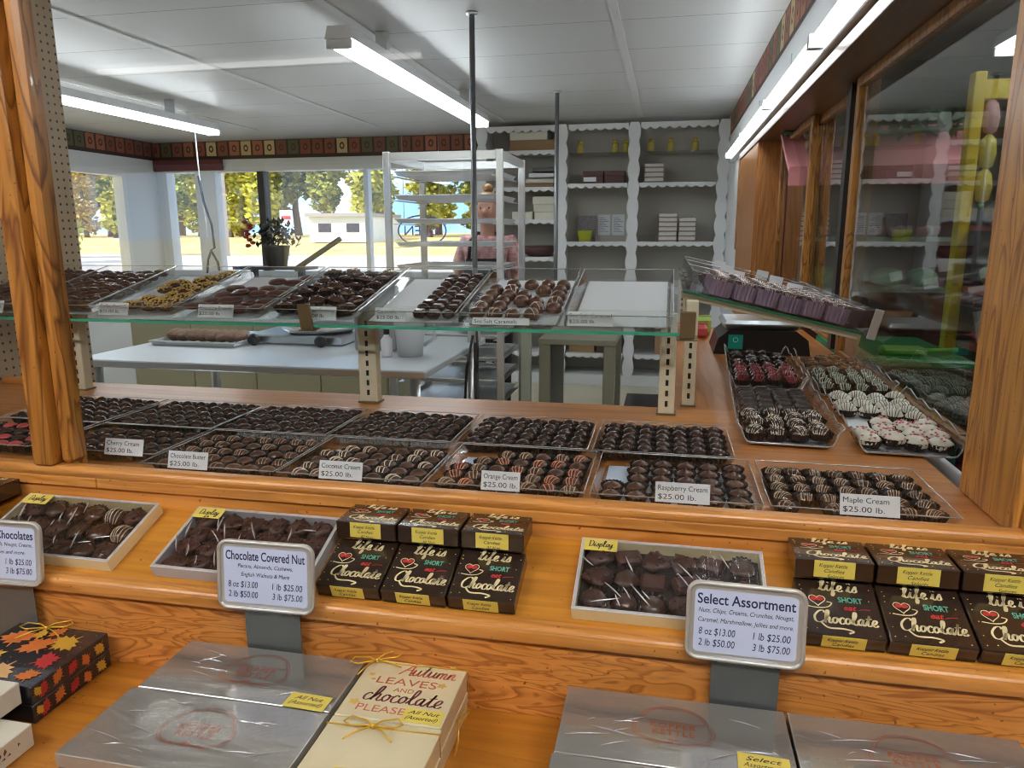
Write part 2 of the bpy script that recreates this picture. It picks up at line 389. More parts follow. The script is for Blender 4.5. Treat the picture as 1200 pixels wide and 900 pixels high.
# the wall of the sliding windows: white above, opening from Y 1.33 to 4.6
WRX0, WRX1 = .5, .6
wr = MB()
wr.box(WRX0, WRX1, 1.33, YB, 2.13, CEIL); wr.box(WRX0, WRX1, 4.62, YB, 0, 2.13); wr.box(WRX0, WRX1, 1.33, 4.62, 0, 1.1)
struct('wall_right', wr, mat('right wall paint', (.74, .76, .78), .55))
for i, y in enumerate((2.45, 3.67, 4.89, 6.1)):
    S('trim_%d' % (i+20), WRX0-.004, WRX0-.0005, y-.004, y+.004, 2.25, CEIL-.25, mat('panel seam', (.5, .52, .54), .6))
# windows: frame, panes and mullions
def window_y(name, y, op, mull, frame=.05, m=WHITE, glass=PANE, depth=.15):
    x0, x1, z0, z1 = op
    mb = MB(); f = frame
    mb.box(x0, x1, y, y+depth, z0, z0+f); mb.box(x0, x1, y, y+depth, z1-f, z1)
    mb.box(x0, x0+f, y, y+depth, z0+f, z1-f); mb.box(x1-f, x1, y, y+depth, z0+f, z1-f)
    for mxx in mull: mb.box(mxx-.025, mxx+.025, y+.03, y+depth-.02, z0+f, z1-f)
    o = struct(name, mb, m)
    g = B('window_pane', x0+f, x1-f, y+depth*.5-.003, y+depth*.5+.003, z0+f, z1-f, glass, o)
    return o
ow = window_y('window_1', YB, BW, (-3.3,), m=WHITE)
B('wide_mullion', -5.39, -5.13, YB+.01, YB+.13, 1.151, 2.264, WHITE, ow); B('dark_mullion', -4.60, -4.52, YB+.01, YB+.13, 1.151, 2.264, mat('dark window frame', (.03, .03, .03), .5), ow)  # mullions stand for columns reflected in the counter glass
o = MB(); y0, y1, z0, z1 = LW
o.box(XL-.1, XL+.02, y0, y0+.06, z0, z1); o.box(XL-.1, XL+.02, y1-.06, y1, z0, z1); o.box(XL-.1, XL+.02, y0+.06, y1-.06, z0, z0+.06); o.box(XL-.1, XL+.02, y0+.06, y1-.06, z1-.06, z1)
o.box(XL-.08, XL, 6.1, 6.16, z0+.06, z1-.06)
o = struct('window_2', o, WHITE); B('window_pane', XL-.053, XL-.047, y0+.06, y1-.06, z0+.06, z1-.06, PANE, o)
for i, op in enumerate(FW): window_y('window_%d' % (i+3), YF-.15, op, ())
# wallpaper border of small squares
def border_mat(name, ax):
    m, N, L, b = newmat(name)
    t = N.new('ShaderNodeTexCoord'); sp = N.new('ShaderNodeSeparateXYZ'); L.new(t.outputs['Object'], sp.inputs[0])
    def M_(op, a, c=None): return mth(op, a, c, N, L)
    u = M_('DIVIDE', M_('ADD', sp.outputs[ax], 20.), .145); ui = M_('FLOOR', u); uf = M_('FRACT', u)
    wn = N.new('ShaderNodeTexWhiteNoise'); wn.noise_dimensions = '1D'; L.new(ui, wn.inputs['W'])
    r = N.new('ShaderNodeValToRGB'); r.color_ramp.interpolation = 'CONSTANT'; e = r.color_ramp.elements
    cols = [(.26, .075, .04), (.40, .14, .07), (.10, .11, .045), (.32, .09, .05), (.58, .45, .22), (.20, .07, .05)]
    e[0].color = (*cols[0], 1); e[1].position = .2; e[1].color = (*cols[1], 1)
    for k, c in enumerate(cols[2:]): x = e.new(.38+.16*k); x.color = (*c, 1)
    L.new(wn.outputs['Value'], r.inputs['Fac'])
    du = M_('ABSOLUTE', M_('SUBTRACT', uf, .5)); zv = M_('DIVIDE', M_('SUBTRACT', sp.outputs['Z'], 2.515), .19); dz = M_('ABSOLUTE', zv)
    edge = M_('MAXIMUM', M_('GREATER_THAN', du, .42), M_('GREATER_THAN', dz, .40))
    rr = M_('SQRT', M_('ADD', M_('MULTIPLY', du, du), M_('MULTIPLY', dz, dz)))
    ring = M_('MULTIPLY', M_('LESS_THAN', rr, .2), M_('GREATER_THAN', rr, .1))
    mx = N.new('ShaderNodeMixRGB'); mx.inputs['Color2'].default_value = (.035, .02, .012, 1); L.new(edge, mx.inputs['Fac']); L.new(r.outputs[0], mx.inputs['Color1'])
    mx2 = N.new('ShaderNodeMixRGB'); mx2.inputs['Color2'].default_value = (.08, .03, .02, 1); L.new(ring, mx2.inputs['Fac']); L.new(mx.outputs[0], mx2.inputs['Color1'])
    L.new(mx2.outputs[0], b.inputs['Base Color']); b.inputs['Roughness'].default_value = .6
    return m
BX, BY = border_mat('border along back', 'X'), border_mat('border along side', 'Y')
S('trim_8', XL+.004, -1.80, YB-.008, YB-.0005, 2.40, CEIL-.002, BX)
S('trim_9', XL+.0005, XL+.004, 1.9, YB-.009, 2.40, CEIL-.002, BY)
S('trim_10', WRX0-.005, WRX0-.0005, 1.4, 7.14, 2.42, CEIL-.002, BY)
MAROON = mat('maroon valance', (.13, .03, .035), .7)
S('trim_11', XL+.005, -5.0, YB-.06, YB-.010, 2.28, 2.398, MAROON)

# wooden frame of the side opening (header, far jamb, casing) and the sliding sashes
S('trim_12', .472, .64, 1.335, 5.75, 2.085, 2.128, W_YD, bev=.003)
S('trim_13', .478, .4995, 4.62, 5.72, 1.0, 2.084, W_ZD)
S('trim_14', .50, .66, 4.585, 4.618, 1.152, 2.084, W_ZD)
S('trim_15', .484, .4995, 5.85, 5.93, 1.45, 2.10, W_ZD)
def sash(name, x, ya, yb, label):
    mb = MB(); f = .045
    mb.box(x, x+.03, ya, ya+f, 1.153, 2.083, bev=.003); mb.box(x, x+.03, yb-f, yb, 1.153, 2.083, bev=.003)
    mb.box(x, x+.03, ya+f, yb-f, 1.153, 1.166); mb.box(x, x+.03, ya+f, yb-f, 2.05, 2.083)
    o = struct(name, mb, W_Z)
    B('window_pane', x+.012, x+.017, ya+f, yb-f, 1.1665, 2.05, MIRR, o)
    return o
sash('window_9', .598, 1.345, 2.82, '')
sash('window_10', .634, 2.78, 3.72, '')
o = sash('window_11', .598, 3.62, 4.58, '')
S('trim_16', .600, .628, 2.90, 2.955, 1.153, 2.083, BLACK)

# ------------------------------------------------------------------ the L-shaped wooden display counter
dc = thing('display_counter', 'honey coloured wooden chocolate counter with stepped front shelves and glazed posts', 'counter', (0, 0, 0))
CX0, CX1 = -1.9, 1.15
TOPZ = 1.15; SH2 = 1.11; SH3 = .913
B('counter_top', CX0, .5, 1.10, 1.84, TOPZ-.03, TOPZ, W_TOP, dc)
B('side_counter_top', .0, .598, 1.8405, 3.5, TOPZ-.03, TOPZ, W_TOPY, dc)
B('side_panel', .02, .05, 1.87, 3.48, ZS+.002, TOPZ-.0305, W_YD, dc)
B('back_panel', CX0, .0, 1.80, 1.83, ZS+.002, TOPZ-.0305, W_X, dc)
lb = MB()                                     # rounded moulding on the ledge
def xprism(mb, prof, x0, x1, mi=0):           # profile in (y,z), extruded along X
    n = len(prof); vs = [(x0, y, z) for y, z in prof]+[(x1, y, z) for y, z in prof]
    fs = [tuple(range(n)), tuple(range(2*n-1, n-1, -1))]+[(i, n+i, n+(i+1) % n, (i+1) % n) for i in range(n)]
    mb.add(vs, fs, mi)
def arc(cy, cz, r, a0, a1, n=6): return [(cy+r*math.cos(math.radians(a0+(a1-a0)*i/n)), cz+r*math.sin(math.radians(a0+(a1-a0)*i/n))) for i in range(n+1)]
xprism(lb, [(1.099, 1.1545), (1.099, 1.172)]+arc(1.083, 1.1625, .0105, 80, 200)+[(1.075, 1.1545)], CX0, CX1)
lb.build('ledge_moulding', W_X, dc)
B('upper_strip', CX0, -.98, 1.074, 1.099, 1.1355, 1.154, W_X, dc, .0015); B('upper_strip', -.979, CX1, 1.074, 1.099, 1.1355, 1.154, W_X, dc, .0015)
B('lower_strip', CX0, CX1, 1.080, 1.099, 1.1005, 1.1350, W_X, dc)
PHI = math.radians(20); SHO = (0, .925, 1.053)
MSH = Matrix.Translation(SHO) @ Matrix.Rotation(PHI, 4, 'X')          # frame of the sloping step shelf
MB().box(CX0, CX1, .0, .180, -.016, 0, M=MSH).build('step_shelf', W_SHELF, dc)
lip = MB(); xprism(lip, [(.9245, 1.030), (.9245, 1.0545)]+arc(.915, 1.043, .0115, 75, 190)+[(.9045, 1.030)], CX0, CX1); lip.build('shelf_lip', W_X, dc)
B('riser_board', CX0, CX1, .913, .931, SH3+.0005, 1.0295, W_PLY, dc)
B('lower_shelf', CX0, CX1, .30, .931, SH3-.025, SH3, wood('brown shelf board', (.50, .20, .022), (.36, .125, .014), 0, .6), dc)
B('front_panel', CX0, CX1, .32, .35, .002, SH3-.0255, W_X, dc)
# left post: face board, rounded stop, inner board
lp = MB(); lp.box(-1.103, -1.063, 1.070, 1.150, 1.1725, 2.35, bev=.003); lp.build('post', W_Z, dc)
ls = MB(); ls.box(-1.0625, -1.036, 1.088, 1.128, 1.1730, 2.35, bev=.007); ls.build('post_stop', W_Z, dc)
B('post_board', -1.0625, -1.052, 1.1285, 1.142, 1.151, 2.35, W_Z, dc, .002)
# right post with wide jamb board
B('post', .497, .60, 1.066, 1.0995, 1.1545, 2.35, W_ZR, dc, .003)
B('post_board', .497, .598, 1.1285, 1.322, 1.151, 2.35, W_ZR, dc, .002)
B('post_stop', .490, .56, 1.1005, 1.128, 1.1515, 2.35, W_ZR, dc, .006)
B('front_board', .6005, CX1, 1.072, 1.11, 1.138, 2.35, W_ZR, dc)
B('top_rail', CX0, CX1, 1.072, 1.12, 2.3505, 2.45, W_X, dc)
B('glass_pane', -1.035, .489, 1.1000, 1.1045, 1.1505, 2.349, PANE, dc)
B('glass_pane', CX0, -1.104, 1.1000, 1.1045, 1.1505, 2.349, PANE, dc)
rl = B('back_rail', CX0, -1.64, 1.78, 1.80, TOPZ+.0005, TOPZ+.018, W_X, dc)
# left end partition of pegboard
pm, N, L, b = newmat('pegboard'); t = N.new('ShaderNodeTexCoord'); sp = N.new('ShaderNodeSeparateXYZ'); L.new(t.outputs['Object'], sp.inputs[0])
def M_(op, a, c=None): return mth(op, a, c, N, L)
fu = M_('SUBTRACT', M_('FRACT', M_('DIVIDE', M_('ADD', sp.outputs['Y'], 10), .0254)), .5); fv = M_('SUBTRACT', M_('FRACT', M_('DIVIDE', M_('ADD', sp.outputs['Z'], 10), .0254)), .5)
hole = M_('LESS_THAN', M_('ADD', M_('MULTIPLY', fu, fu), M_('MULTIPLY', fv, fv)), .026)
mx = N.new('ShaderNodeMixRGB'); mx.inputs['Color1'].default_value = (.52, .41, .27, 1); mx.inputs['Color2'].default_value = (.05, .03, .02, 1)
L.new(hole, mx.inputs['Fac']); L.new(mx.outputs[0], b.inputs['Base Color'])
S('wall_pegboard', CX0-.012, CX0-.0005, 1.0, 2.135, .9, CEIL-.002, pm)
# ------------------------------------------------------------------ fluorescent lamps
TUBEM = emis('lit fluorescent tube', (.93, .97, 1), TUBE); SHOPM = emis('lit shop tube', (1, .96, .9), SHOPTUBE); SIDEM = emis('lit side room tube', (.95, .97, 1), 12)
HOUSE = mat('lamp housing', (.70, .72, .74), .35)
def lamp(label, x, y0, y1, z, tubes=2, group=None, rz=0, tm=None):
    t = thing('fluorescent_lamp', label, 'lamp', (x, y0, z), (0, 0, rz), group); l = y1-y0
    mb = MB(); mb.prism([(-.065, 0), (.065, 0), (.05, .055), (-.05, .055)], l, 0, Matrix(((1, 0, 0, 0), (0, 0, 1, 0), (0, 1, 0, 0), (0, 0, 0, 1)))); mb.build('housing', HOUSE, t)
    for k in range(tubes):
        xx = (k-(tubes-1)/2)*.075
        MB().tube([(xx, .03, -.022), (xx, l-.03, -.022)], .0145, 10).build('tube', tm or TUBEM, t)
    for yy in (.002, l-.022):
        MB().box(-.06, .06, yy, yy+.02, -.042, -.001, bev=.003).build('end_cap', HOUSE, t)
    for yy in (l*.2, l*.8):
        MB().box(-.03, .03, yy, yy+.04, .056, CEIL-z-.001).build('hanger', STEEL, t)
    return t
lamp('white two tube ceiling lamp above the metal table, beside the thin ceiling pole', -1.50, 3.35, 6.02, 2.44)
lamp('white two tube ceiling lamp in the far left corner of the back room', -3.86, 3.0, 6.0, 2.44)
lamp('ceiling lamp over the shoppers, behind the viewer on the left', -.9, -.32, .99, 2.5, rz=PI/2, tm=SHOPM)
lamp('ceiling lamp over the shoppers, straight above the viewer', 1.25, -.32, 1.0, 2.5, rz=PI/2, tm=SHOPM)
lamp('dim strip light far behind the shoppers', -1.25, -1.7, .3, 2.5, 1, rz=PI/2, tm=emis('lit strip', (1, .97, .92), 2.2))
lamp('ceiling lamp in the side room beyond the sliding glass', 1.55, 1.6, 4.2, 2.44, tm=SIDEM)
WALLM = emis('lit wall tube', (.95, .98, 1), 6.5)
# wall lamp along the top of the sliding windows
t = thing('wall_lamp', 'long white tube lamp along the right wall above the sliding glass', 'lamp', (.499, 1.45, 2.20))
MB().box(-.045, -.0005, 0, 5.15, -.062, .02, bev=.004).build('housing', HOUSE, t)
for a, c in ((.02, 1.20), (1.24, 2.42), (2.46, 3.64), (3.68, 4.86)):
    MB().tube([(-.068, a, -.03), (-.068, c, -.03)], .019, 12).build('tube', WALLM, t)
    for yy in (a-.015, c): MB().box(-.09, -.046, yy, yy+.018, -.05, -.008).build('socket', HOUSE, t)

# ------------------------------------------------------------------ built-in white shelving at the far end
sh = thing('shelving_unit', 'white built-in shelving with scalloped edges against the far wall', 'shelves', (0, 7.15, ZS))
def L_(z): return z-ZS
SHELL = mat('shelf paint', (.70, .73, .75), .45); SHGREY = mat('shelf back board', (.48, .47, .42), .6)
D0, D1 = 0.0, .40
BAYX = [-1.78, -1.01, -.345, .45]
B('back_board', -1.80, .499, D1, D1+.02, 0, L_(2.58), SHGREY, sh)
B('plinth', -1.80, .499, .02, D1-.001, 0.001, .11, SHELL, sh)
def scallop_v(x, w0, name='upright'):         # vertical board with wavy sides
    n = 70; h = L_(2.56); pts = []
    for i in range(n+1): z = .112+(h-.112)*i/n; pts.append((x+w0+.020*abs(math.sin(PI*i/5)), z))
    for i in range(n, -1, -1): z = .112+(h-.112)*i/n; pts.append((x-w0-.020*abs(math.sin(PI*i/5)), z))
    mb = MB(); mb.prism(pts, .014, 0, Matrix(((1, 0, 0, 0), (0, 0, -1, 0), (0, 1, 0, 0), (0, 0, 0, 1))))
    mb.box(x-.012, x+.012, .001, D1-.001, .112, h)
    return mb.build(name, SHELL, sh)
for x in BAYX: scallop_v(x, .036)
def scallop_h(x0, x1, zt, h=.035, name='shelf', th=.02, shelf=True):
    n = max(6, int((x1-x0)/.012)); pts = [(x0, zt)]
    for i in range(n+1): x = x0+(x1-x0)*i/n; pts.append((x, zt-h*.55-h*.45*abs(math.sin(PI*(x-x0)/.085))))
    pts.append((x1, zt)); pts = [p for p in pts]
    mb = MB(); mb.prism(pts, .012, 0, Matrix(((1, 0, 0, 0), (0, 0, -1, 0), (0, 1, 0, 0), (0, 0, 0, 1))))
    if shelf: mb.box(x0, x1, .001, D1-.001, zt-th, zt)
    return mb.build(name, SHELL, sh)
BAYS = [(-1.73, -1.07), (-.955, -.40), (-.29, .395)]
for bi, (a, c) in enumerate(BAYS):
    scallop_h(a, c, L_(2.555), .06, 'valance', shelf=False)
    for z in ((2.335, 2.0, 1.70, 1.345, 1.05, .72, .42) if bi == 0 else (2.025, 1.49, 1.05, .72, .42)):
        scallop_h(a, c, L_(z), .045)
for a, c in BAYS[1:]: B('glass_shelf', a, c, .06, D1-.002, L_(2.300), L_(2.308), GLASS, sh)
def box_thing(name, label, cat, x0, x1, z0, h, y0, d, m, group=None, lid=None, lm=None):
    t = thing(name, label, cat, ((x0+x1)/2, y0, z0), group=group); w2 = (x1-x0)/2
    MB().box(-w2, w2, 0, d, 0, h*(.62 if lid else 1), bev=.003).build('box_body', m, t)
    if lid: MB().box(-w2-.003, w2+.003, -.003, d+.003, h*.62+.0005, h, bev=.003).build('lid', lm, t)
    return t
CARD = mat('cardboard', (.33, .20, .10), .7); BROWNB = mat('brown gift box', (.07, .028, .025), .5); OFFW = mat('off white box', (.70, .69, .58), .6)
YS = 7.15+.05
box_thing('storage_box', 'flat brown cardboard box on the top shelf of the left bay', 'box', -1.52, -1.09, 2.3355, .10, YS, .28, CARD)
box_thing('storage_box', 'cream box lying on the brown carton, top left shelf', 'box', -1.52, -1.16, 2.436, .075, YS, .26, OFFW)
for k, (zz, m, lab) in enumerate(((2.0005, CARD, 'brown folder at the bottom of the stack below the top left shelf'), (2.042, OFFW, 'white paper stack in the middle of the folder pile, left bay'), (2.094, PAPERW, 'grey white binder second from the top of the folder pile'), (2.146, BLACK, 'black binder on top of the folder pile, left bay'))):
    box_thing('binder', lab, 'binder', -1.40+.03*k, -1.10, zz, .038, YS+.01*k, .25, m)
box_thing('storage_box', 'cream box on the third shelf of the left bay', 'box', -1.50, -1.30, 1.7005, .075, YS, .2, OFFW)
for k, lab in enumerate(('lower white box at the right end of the third shelf, left bay', 'middle white box of three at the right end, left bay', 'top white box tilted on two others, left bay')):
    t = box_thing('storage_box', lab, 'box', -1.28-.01*k, -1.08, 1.7005+k*.072, .07, YS, .2, OFFW)
t = thing('basket', 'dark brown bowl shaped basket on the fourth shelf of the left bay', 'basket', (-1.26, YS+.13, 1.3455))
MB().lathe([(.10, 0), (.16, .05), (.165, .10), (.15, .10), (.145, .055), (.09, .012)], 24, sy=.7).build('bowl', BROWNB, t); MB().tube([(.158*math.cos(a*PI/12), .158*.7*math.sin(a*PI/12), .10) for a in range(24)], .008, 6, closed=True).build('rim', BROWNB, t)
for k, (m, lab) in enumerate(((CARD, 'brown carton on the low shelf of the middle bay, left one'), (BROWNB, 'dark gift box beside the carton on the low middle shelf'))):
    box_thing('storage_box', lab, 'box', -.93+.27*k, -.68+.27*k, .4205, .2, YS, .25, m)
for k, (m, lab) in enumerate(((CARD, 'flat brown box low under the metal stand, left one'), (BROWNB, 'flat dark box low under the metal stand, right one'))):
    box_thing('storage_box', lab, 'box', -.93+.27*k, -.68+.27*k, .7205, .16, YS, .25, m)
box_thing('carton', 'plain brown carton on the low shelf of the right bay', 'box', -.10, .16, .4205, .22, YS, .25, CARD)
t = box_thing('carton', 'flat brown carton with a white label on top of the smaller carton', 'box', -.06, .22, .6405, .055, YS, .16, CARD)
B('label', -.02, .06, -.002, -.0005, .01, .045, PAPERW, t)
# middle bay, upper shelves
for k, (lab) in enumerate(('brown gift box with white sticker on the middle bay shelf', 'brown gift box beside the one with the sticker, middle bay')):
    t = box_thing('gift_box', lab, 'box', -.815+.20*k, -.63+.20*k, 2.0255, .115, YS, .2, BROWNB, None, True, mat('brown lid', (.10, .04, .03), .5))
    if k == 0: B('sticker', -.09, .03, -.0045, -.0032, .02, .06, PAPERW, t)
def jar(x, z, y, lab, s=1):
    t = thing('jar', lab, 'jar', (x, y, z))
    MB().lathe([(.030*s, 0), (.032*s, .01), (.032*s, .075*s), (.022*s, .09*s)], 16).build('glass_body', mat('amber jar', (.50, .40, .08), .2), t)
    MB().lathe([(.024*s, .0905*s), (.026*s, .095*s), (.026*s, .118*s), (0, .118*s)], 16).build('lid', mat('gold lid', (.62, .48, .10), .3, .8), t)
for x, lab in ((-.86, 'small gold jar at the left end of the middle glass shelf'), (-.53, 'gold topped jar near the right end of the middle glass shelf'), (-.43, 'gold topped jar by the white upright, middle glass shelf'),
               (-.20, 'left gold jar on the glass shelf of the right bay'), (-.02, 'middle gold jar on the glass shelf of the right bay'), (.20, 'right gold jar on the glass shelf of the right bay')):
    jar(x, 2.3085, YS+.12, lab)
t = thing('basket', 'yellow green basket holding a dark picture, middle bay', 'basket', (-.80, YS+.10, 1.4905))
YEL = mat('yellow green plastic', (.55, .60, .04), .4)
MB().lathe([(.075, 0), (.095, .10), (.10, .105), (.09, .105), (.072, .008)], 4, sy=.8, M=Matrix.Rotation(PI/4, 4, 'Z')).build('tub', YEL, t)
tag(MB().box(-.09, .09, 0, .012, 0, .25).build('picture_card', mat('dark picture', (.14, .12, .13), .4, var=.6, vscale=40), None, (-.80, YS+.245, 1.4905), (-.1, 0, 0)), 'dark grey picture card behind the yellow green basket', 'picture')
for k, (x, lab) in enumerate(((-.64, 'left of two notices taped to the back of the middle bay'), (-.50, 'right of two notices taped to the back of the middle bay'))):
    o = tag(MB().box(-.06, .06, 0, .0015, 0, .2).build('notice', PAPERW, None, (x, 7.15+D1-.0025, 1.55)), lab, 'notice')
    for q in range(9): B('text_line', -.045, .045-.02*(q % 3), -.0008, -.0002, .03+.017*q, .0335+.017*q, INK, o)
# right bay
LIDW = mat('candy carton', (.60, .58, .54), .5); LIDB = mat('candy carton band', (.22, .17, .15), .5)
def stack(x0, x1, z, n, h, lab, grp):
    for k in range(n):
        t = thing('candy_carton', lab % (ORD[k] if n > 1 else ''), 'carton', ((x0+x1)/2, YS, z+k*(h+.0008)), group=grp); ww = (x1-x0)/2
        MB().box(-ww, ww, 0, .22, 0, h, bev=.002).build('carton_body', LIDW, t); B('carton_band', -ww-.0006, ww+.0006, -.0012, .2205, h*.1, h*.38, LIDB, t)
stack(-.245, -.075, 2.0255, 4, .042, '%s carton from the bottom of the stack on the upper right shelf', 'upper stack of pale cartons')
stack(-.10, .065, 1.4905, 6, .042, '%s carton from the bottom of the taller stack, right bay', 'taller stack of pale cartons')
stack(.085, .235, 1.4905, 5, .042, '%s carton from the bottom of the shorter stack, right bay', 'shorter stack of pale cartons')
t = thing('clear_box', 'low clear plastic box left of the carton stacks', 'box', (-.205, YS, 1.4905)); MB().box(-.075, .075, 0, .15, 0, .05, bev=.003).build('tub', ACRYL, t); MB().box(-.078, .078, -.003, .153, .0505, .06, bev=.002).build('lid', ACRYL, t)

# ------------------------------------------------------------------ back room furniture
def pole(name, lab, x, y, z0, r=.014):
    t = thing(name, lab, 'pole', (x, y, z0))
    MB().tube([(0, 0, 0), (0, 0, CEIL-z0-.012)], r, 12).build('pipe', mat('dark steel pipe', (.16, .17, .18), .4, .7), t); MB().lathe([(r*2, CEIL-z0-.0115), (r*2, CEIL-z0-.001)], 16).build('flange', STEEL, t)
    return t
t = pole('power_pole', 'thin dark ceiling pole with a hanging cord by the metal table', -.955, 3.66, ZS+.001)
MB().box(-.03, .03, -.055, -.015, .93, 1.03, bev=.004).build('socket_box', mat('socket box', (.45, .46, .45), .4), t)
MB().tube([(.0, -.06, .97), (-.03, -.075, .8), (-.05, -.08, .5), (-.055, -.08, .1), (-.055, -.08, .012)], .007, 6).build('cord', BLACK, t)
MB().tube([(.02, -.06, 1.0), (.03, -.075, .9), (.025, -.075, .78), (.01, -.07, .85)], .006, 6).build('plug_lead', BLACK, t)
pole('conduit', 'thin grey ceiling conduit in front of the middle shelf bay', -.853, 5.74, ZS+.001, .016)
# metal work table
TZ = 1.0
tb = thing('work_table', 'stainless steel work table in the back room', 'table', (-1.88, 2.95, ZS))
TXL, TXR, TYD = -.86, .885, 1.08
MB().box(TXL, TXR, 0, TYD, TZ-ZS-.035, TZ-ZS, bev=.006).build('table_top', TABLETOP, tb)
for x in (TXL+.07, TXR-.07):
    for y in (.07, TYD-.07): MB().tube([(x, y, 0.001), (x, y, TZ-ZS-.036)], .025, 12).build('leg', STEEL, tb)
B('lower_shelf', TXL+.10, TXR-.10, .1, TYD-.1, .25, .27, STEEL, tb)
# things on the table
def sheet_pan(lab, loc, w_, d_, grp=None, m=PANM):
    t = thing('sheet_pan', lab, 'baking tray', loc, group=grp); r = .022
    mb = MB(); a, c = w_/2, d_; i = .012
    o0 = [(-a+i, i), (a-i, i), (a-i, c-i), (-a+i, c-i)]; o1 = [(-a, 0), (a, 0), (a, c), (-a, c)]; n1 = [(-a+.004, .004), (a-.004, .004), (a-.004, c-.004), (-a+.004, c-.004)]; n0 = [(-a+i+.002, i+.002), (a-i-.002, i+.002), (a-i-.002, c-i-.002), (-a+i+.002, c-i-.002)]
    vs = [(x, y, 0) for x, y in o0]+[(x, y, r) for x, y in o1]+[(x, y, r) for x, y in n1]+[(x, y, .002) for x, y in n0]
    fs = [(3, 2, 1, 0), (12, 13, 14, 15)]+[(k*4+j, k*4+(j+1) % 4, k*4+4+(j+1) % 4, k*4+4+j) for k in range(3) for j in range(4)]
    mb.add(vs, fs).build('pan', m, t); MB().tube([(-a, 0, r), (a, 0, r), (a, c, r), (-a, c, r)], .004, 6, closed=True).build('rim', m, t)
    return t
sheet_pan('steel baking tray of coconut rolls on the left of the metal table', (-2.42, 3.40, TZ+.001), .50, .34)
COCO = mat('coconut coated chocolate', (.30, .20, .14), .8, bump=.8, bscale=220, var=.85, vscale=230)
def lump(rx, ry, rz, rough=.25, n=10, k=7, seed=0, z0=0):
    rnd = random.Random(seed); mb = MB(); vs = [(0, 0, z0)]; ph = [rnd.random()*6 for _ in range(6)]
    for i in range(1, k):
        el = -PI/2+PI*i/k
        for j in range(n):
            az = 2*PI*j/n; q = 1+rough*(math.sin(3*az+ph[0]+2*el)*.5+math.sin(5*az+ph[1]-3*el)*.35+rnd.uniform(-.4, .4))
            vs.append((rx*q*math.cos(el)*math.cos(az), ry*q*math.cos(el)*math.sin(az), z0+rz+rz*math.sin(el)*(1+rough*rnd.uniform(-.3, .3))))
    vs.append((0, 0, z0+2*rz)); fs = [(0, 1+(j+1) % n, 1+j) for j in range(n)]
    for i in range(k-2):
        for j in range(n): a = 1+i*n; fs.append((a+j, a+(j+1) % n, a+n+(j+1) % n, a+n+j))
    a = 1+(k-2)*n; fs += [(a+j, a+(j+1) % n, len(vs)-1) for j in range(n)]
    return mb.add(vs, fs, 0, True)
cm_ = [lump(.028, .075, .034, .12, seed=s).mesh('coconut_roll', COCO) for s in range(3)]
for k in range(8):
    tag(link('coconut_roll', cm_[k % 3], None, (-2.62+.057*k, 3.56, TZ+.004)), 'coconut coated chocolate roll, %s from the left on the table tray' % ORD[k], 'candy', 'coconut rolls on the steel tray')
mc = thing('coating_machine', 'low steel candy machine with black knobs and a round dish on the table', 'machine', (-1.90, 3.55, TZ+.001))
MB().box(-.30, .26, 0, .36, 0, .05, bev=.008).build('body', STEEL, mc)
MB().lathe([(.17, .051), (.20, .075), (.205, .085), (.19, .085), (.16, .058)], 32, M=Matrix.Translation((.05, .18, 0))).build('dish', STEEL, mc)
MB().lathe([(.150, .0585), (.158, .068), (.1, .074), (0, .076)], 24, M=Matrix.Translation((.05, .18, 0))).build('melted_filling', mat('filling', (.28, .20, .15), .5, var=.5, vscale=30), mc)
for x in (-.22, .16):
    MB().lathe([(.01, 0), (.01, .03), (.028, .035), (.032, .05), (.026, .068), (0, .07)], 14, M=Matrix.Translation((x, -.001, .03)) @ Matrix.Rotation(PI/2, 4, 'X')).build('knob', BLACK, mc)
gm = thing('control_box', 'grey steel control box on the metal table behind the slotted post', 'machine', (-1.42, 3.45, TZ+.001))
MB().box(-.11, .11, 0, .16, 0, .17, bev=.006).build('case', mat('grey steel', (.36, .37, .37), .4, .6), gm); B('display', -.05, .06, -.003, -.0005, .05, .11, mat('grey display', (.25, .27, .28), .3), gm)
pt = thing('pitcher', 'white translucent plastic pitcher on the metal table', 'pitcher', (-1.20, 3.35, TZ+.001))
MB().lathe([(.06, 0), (.075, .15), (.082, .2), (.076, .2), (.06, .01)], 24).build('jug', mat('milky plastic', (.70, .74, .78), .3), pt)
MB().tube([(.078, 0, .17), (.12, 0, .16), (.125, 0, .09), (.07, 0, .05)], .009, 8).build('handle', mat('milky plastic', (.7, .74, .78)), pt)
bt = thing('bottle', 'small white bottle with black cap beside the control box', 'bottle', (-1.30, 3.30, TZ+.001)); MB().lathe([(.025, 0), (.027, .01), (.027, .08), (.012, .1), (.012, .105)], 14).build('bottle_body', PAPERW, bt); MB().lathe([(.015, .1055), (.015, .135), (0, .135)], 12).build('cap', BLACK, bt)
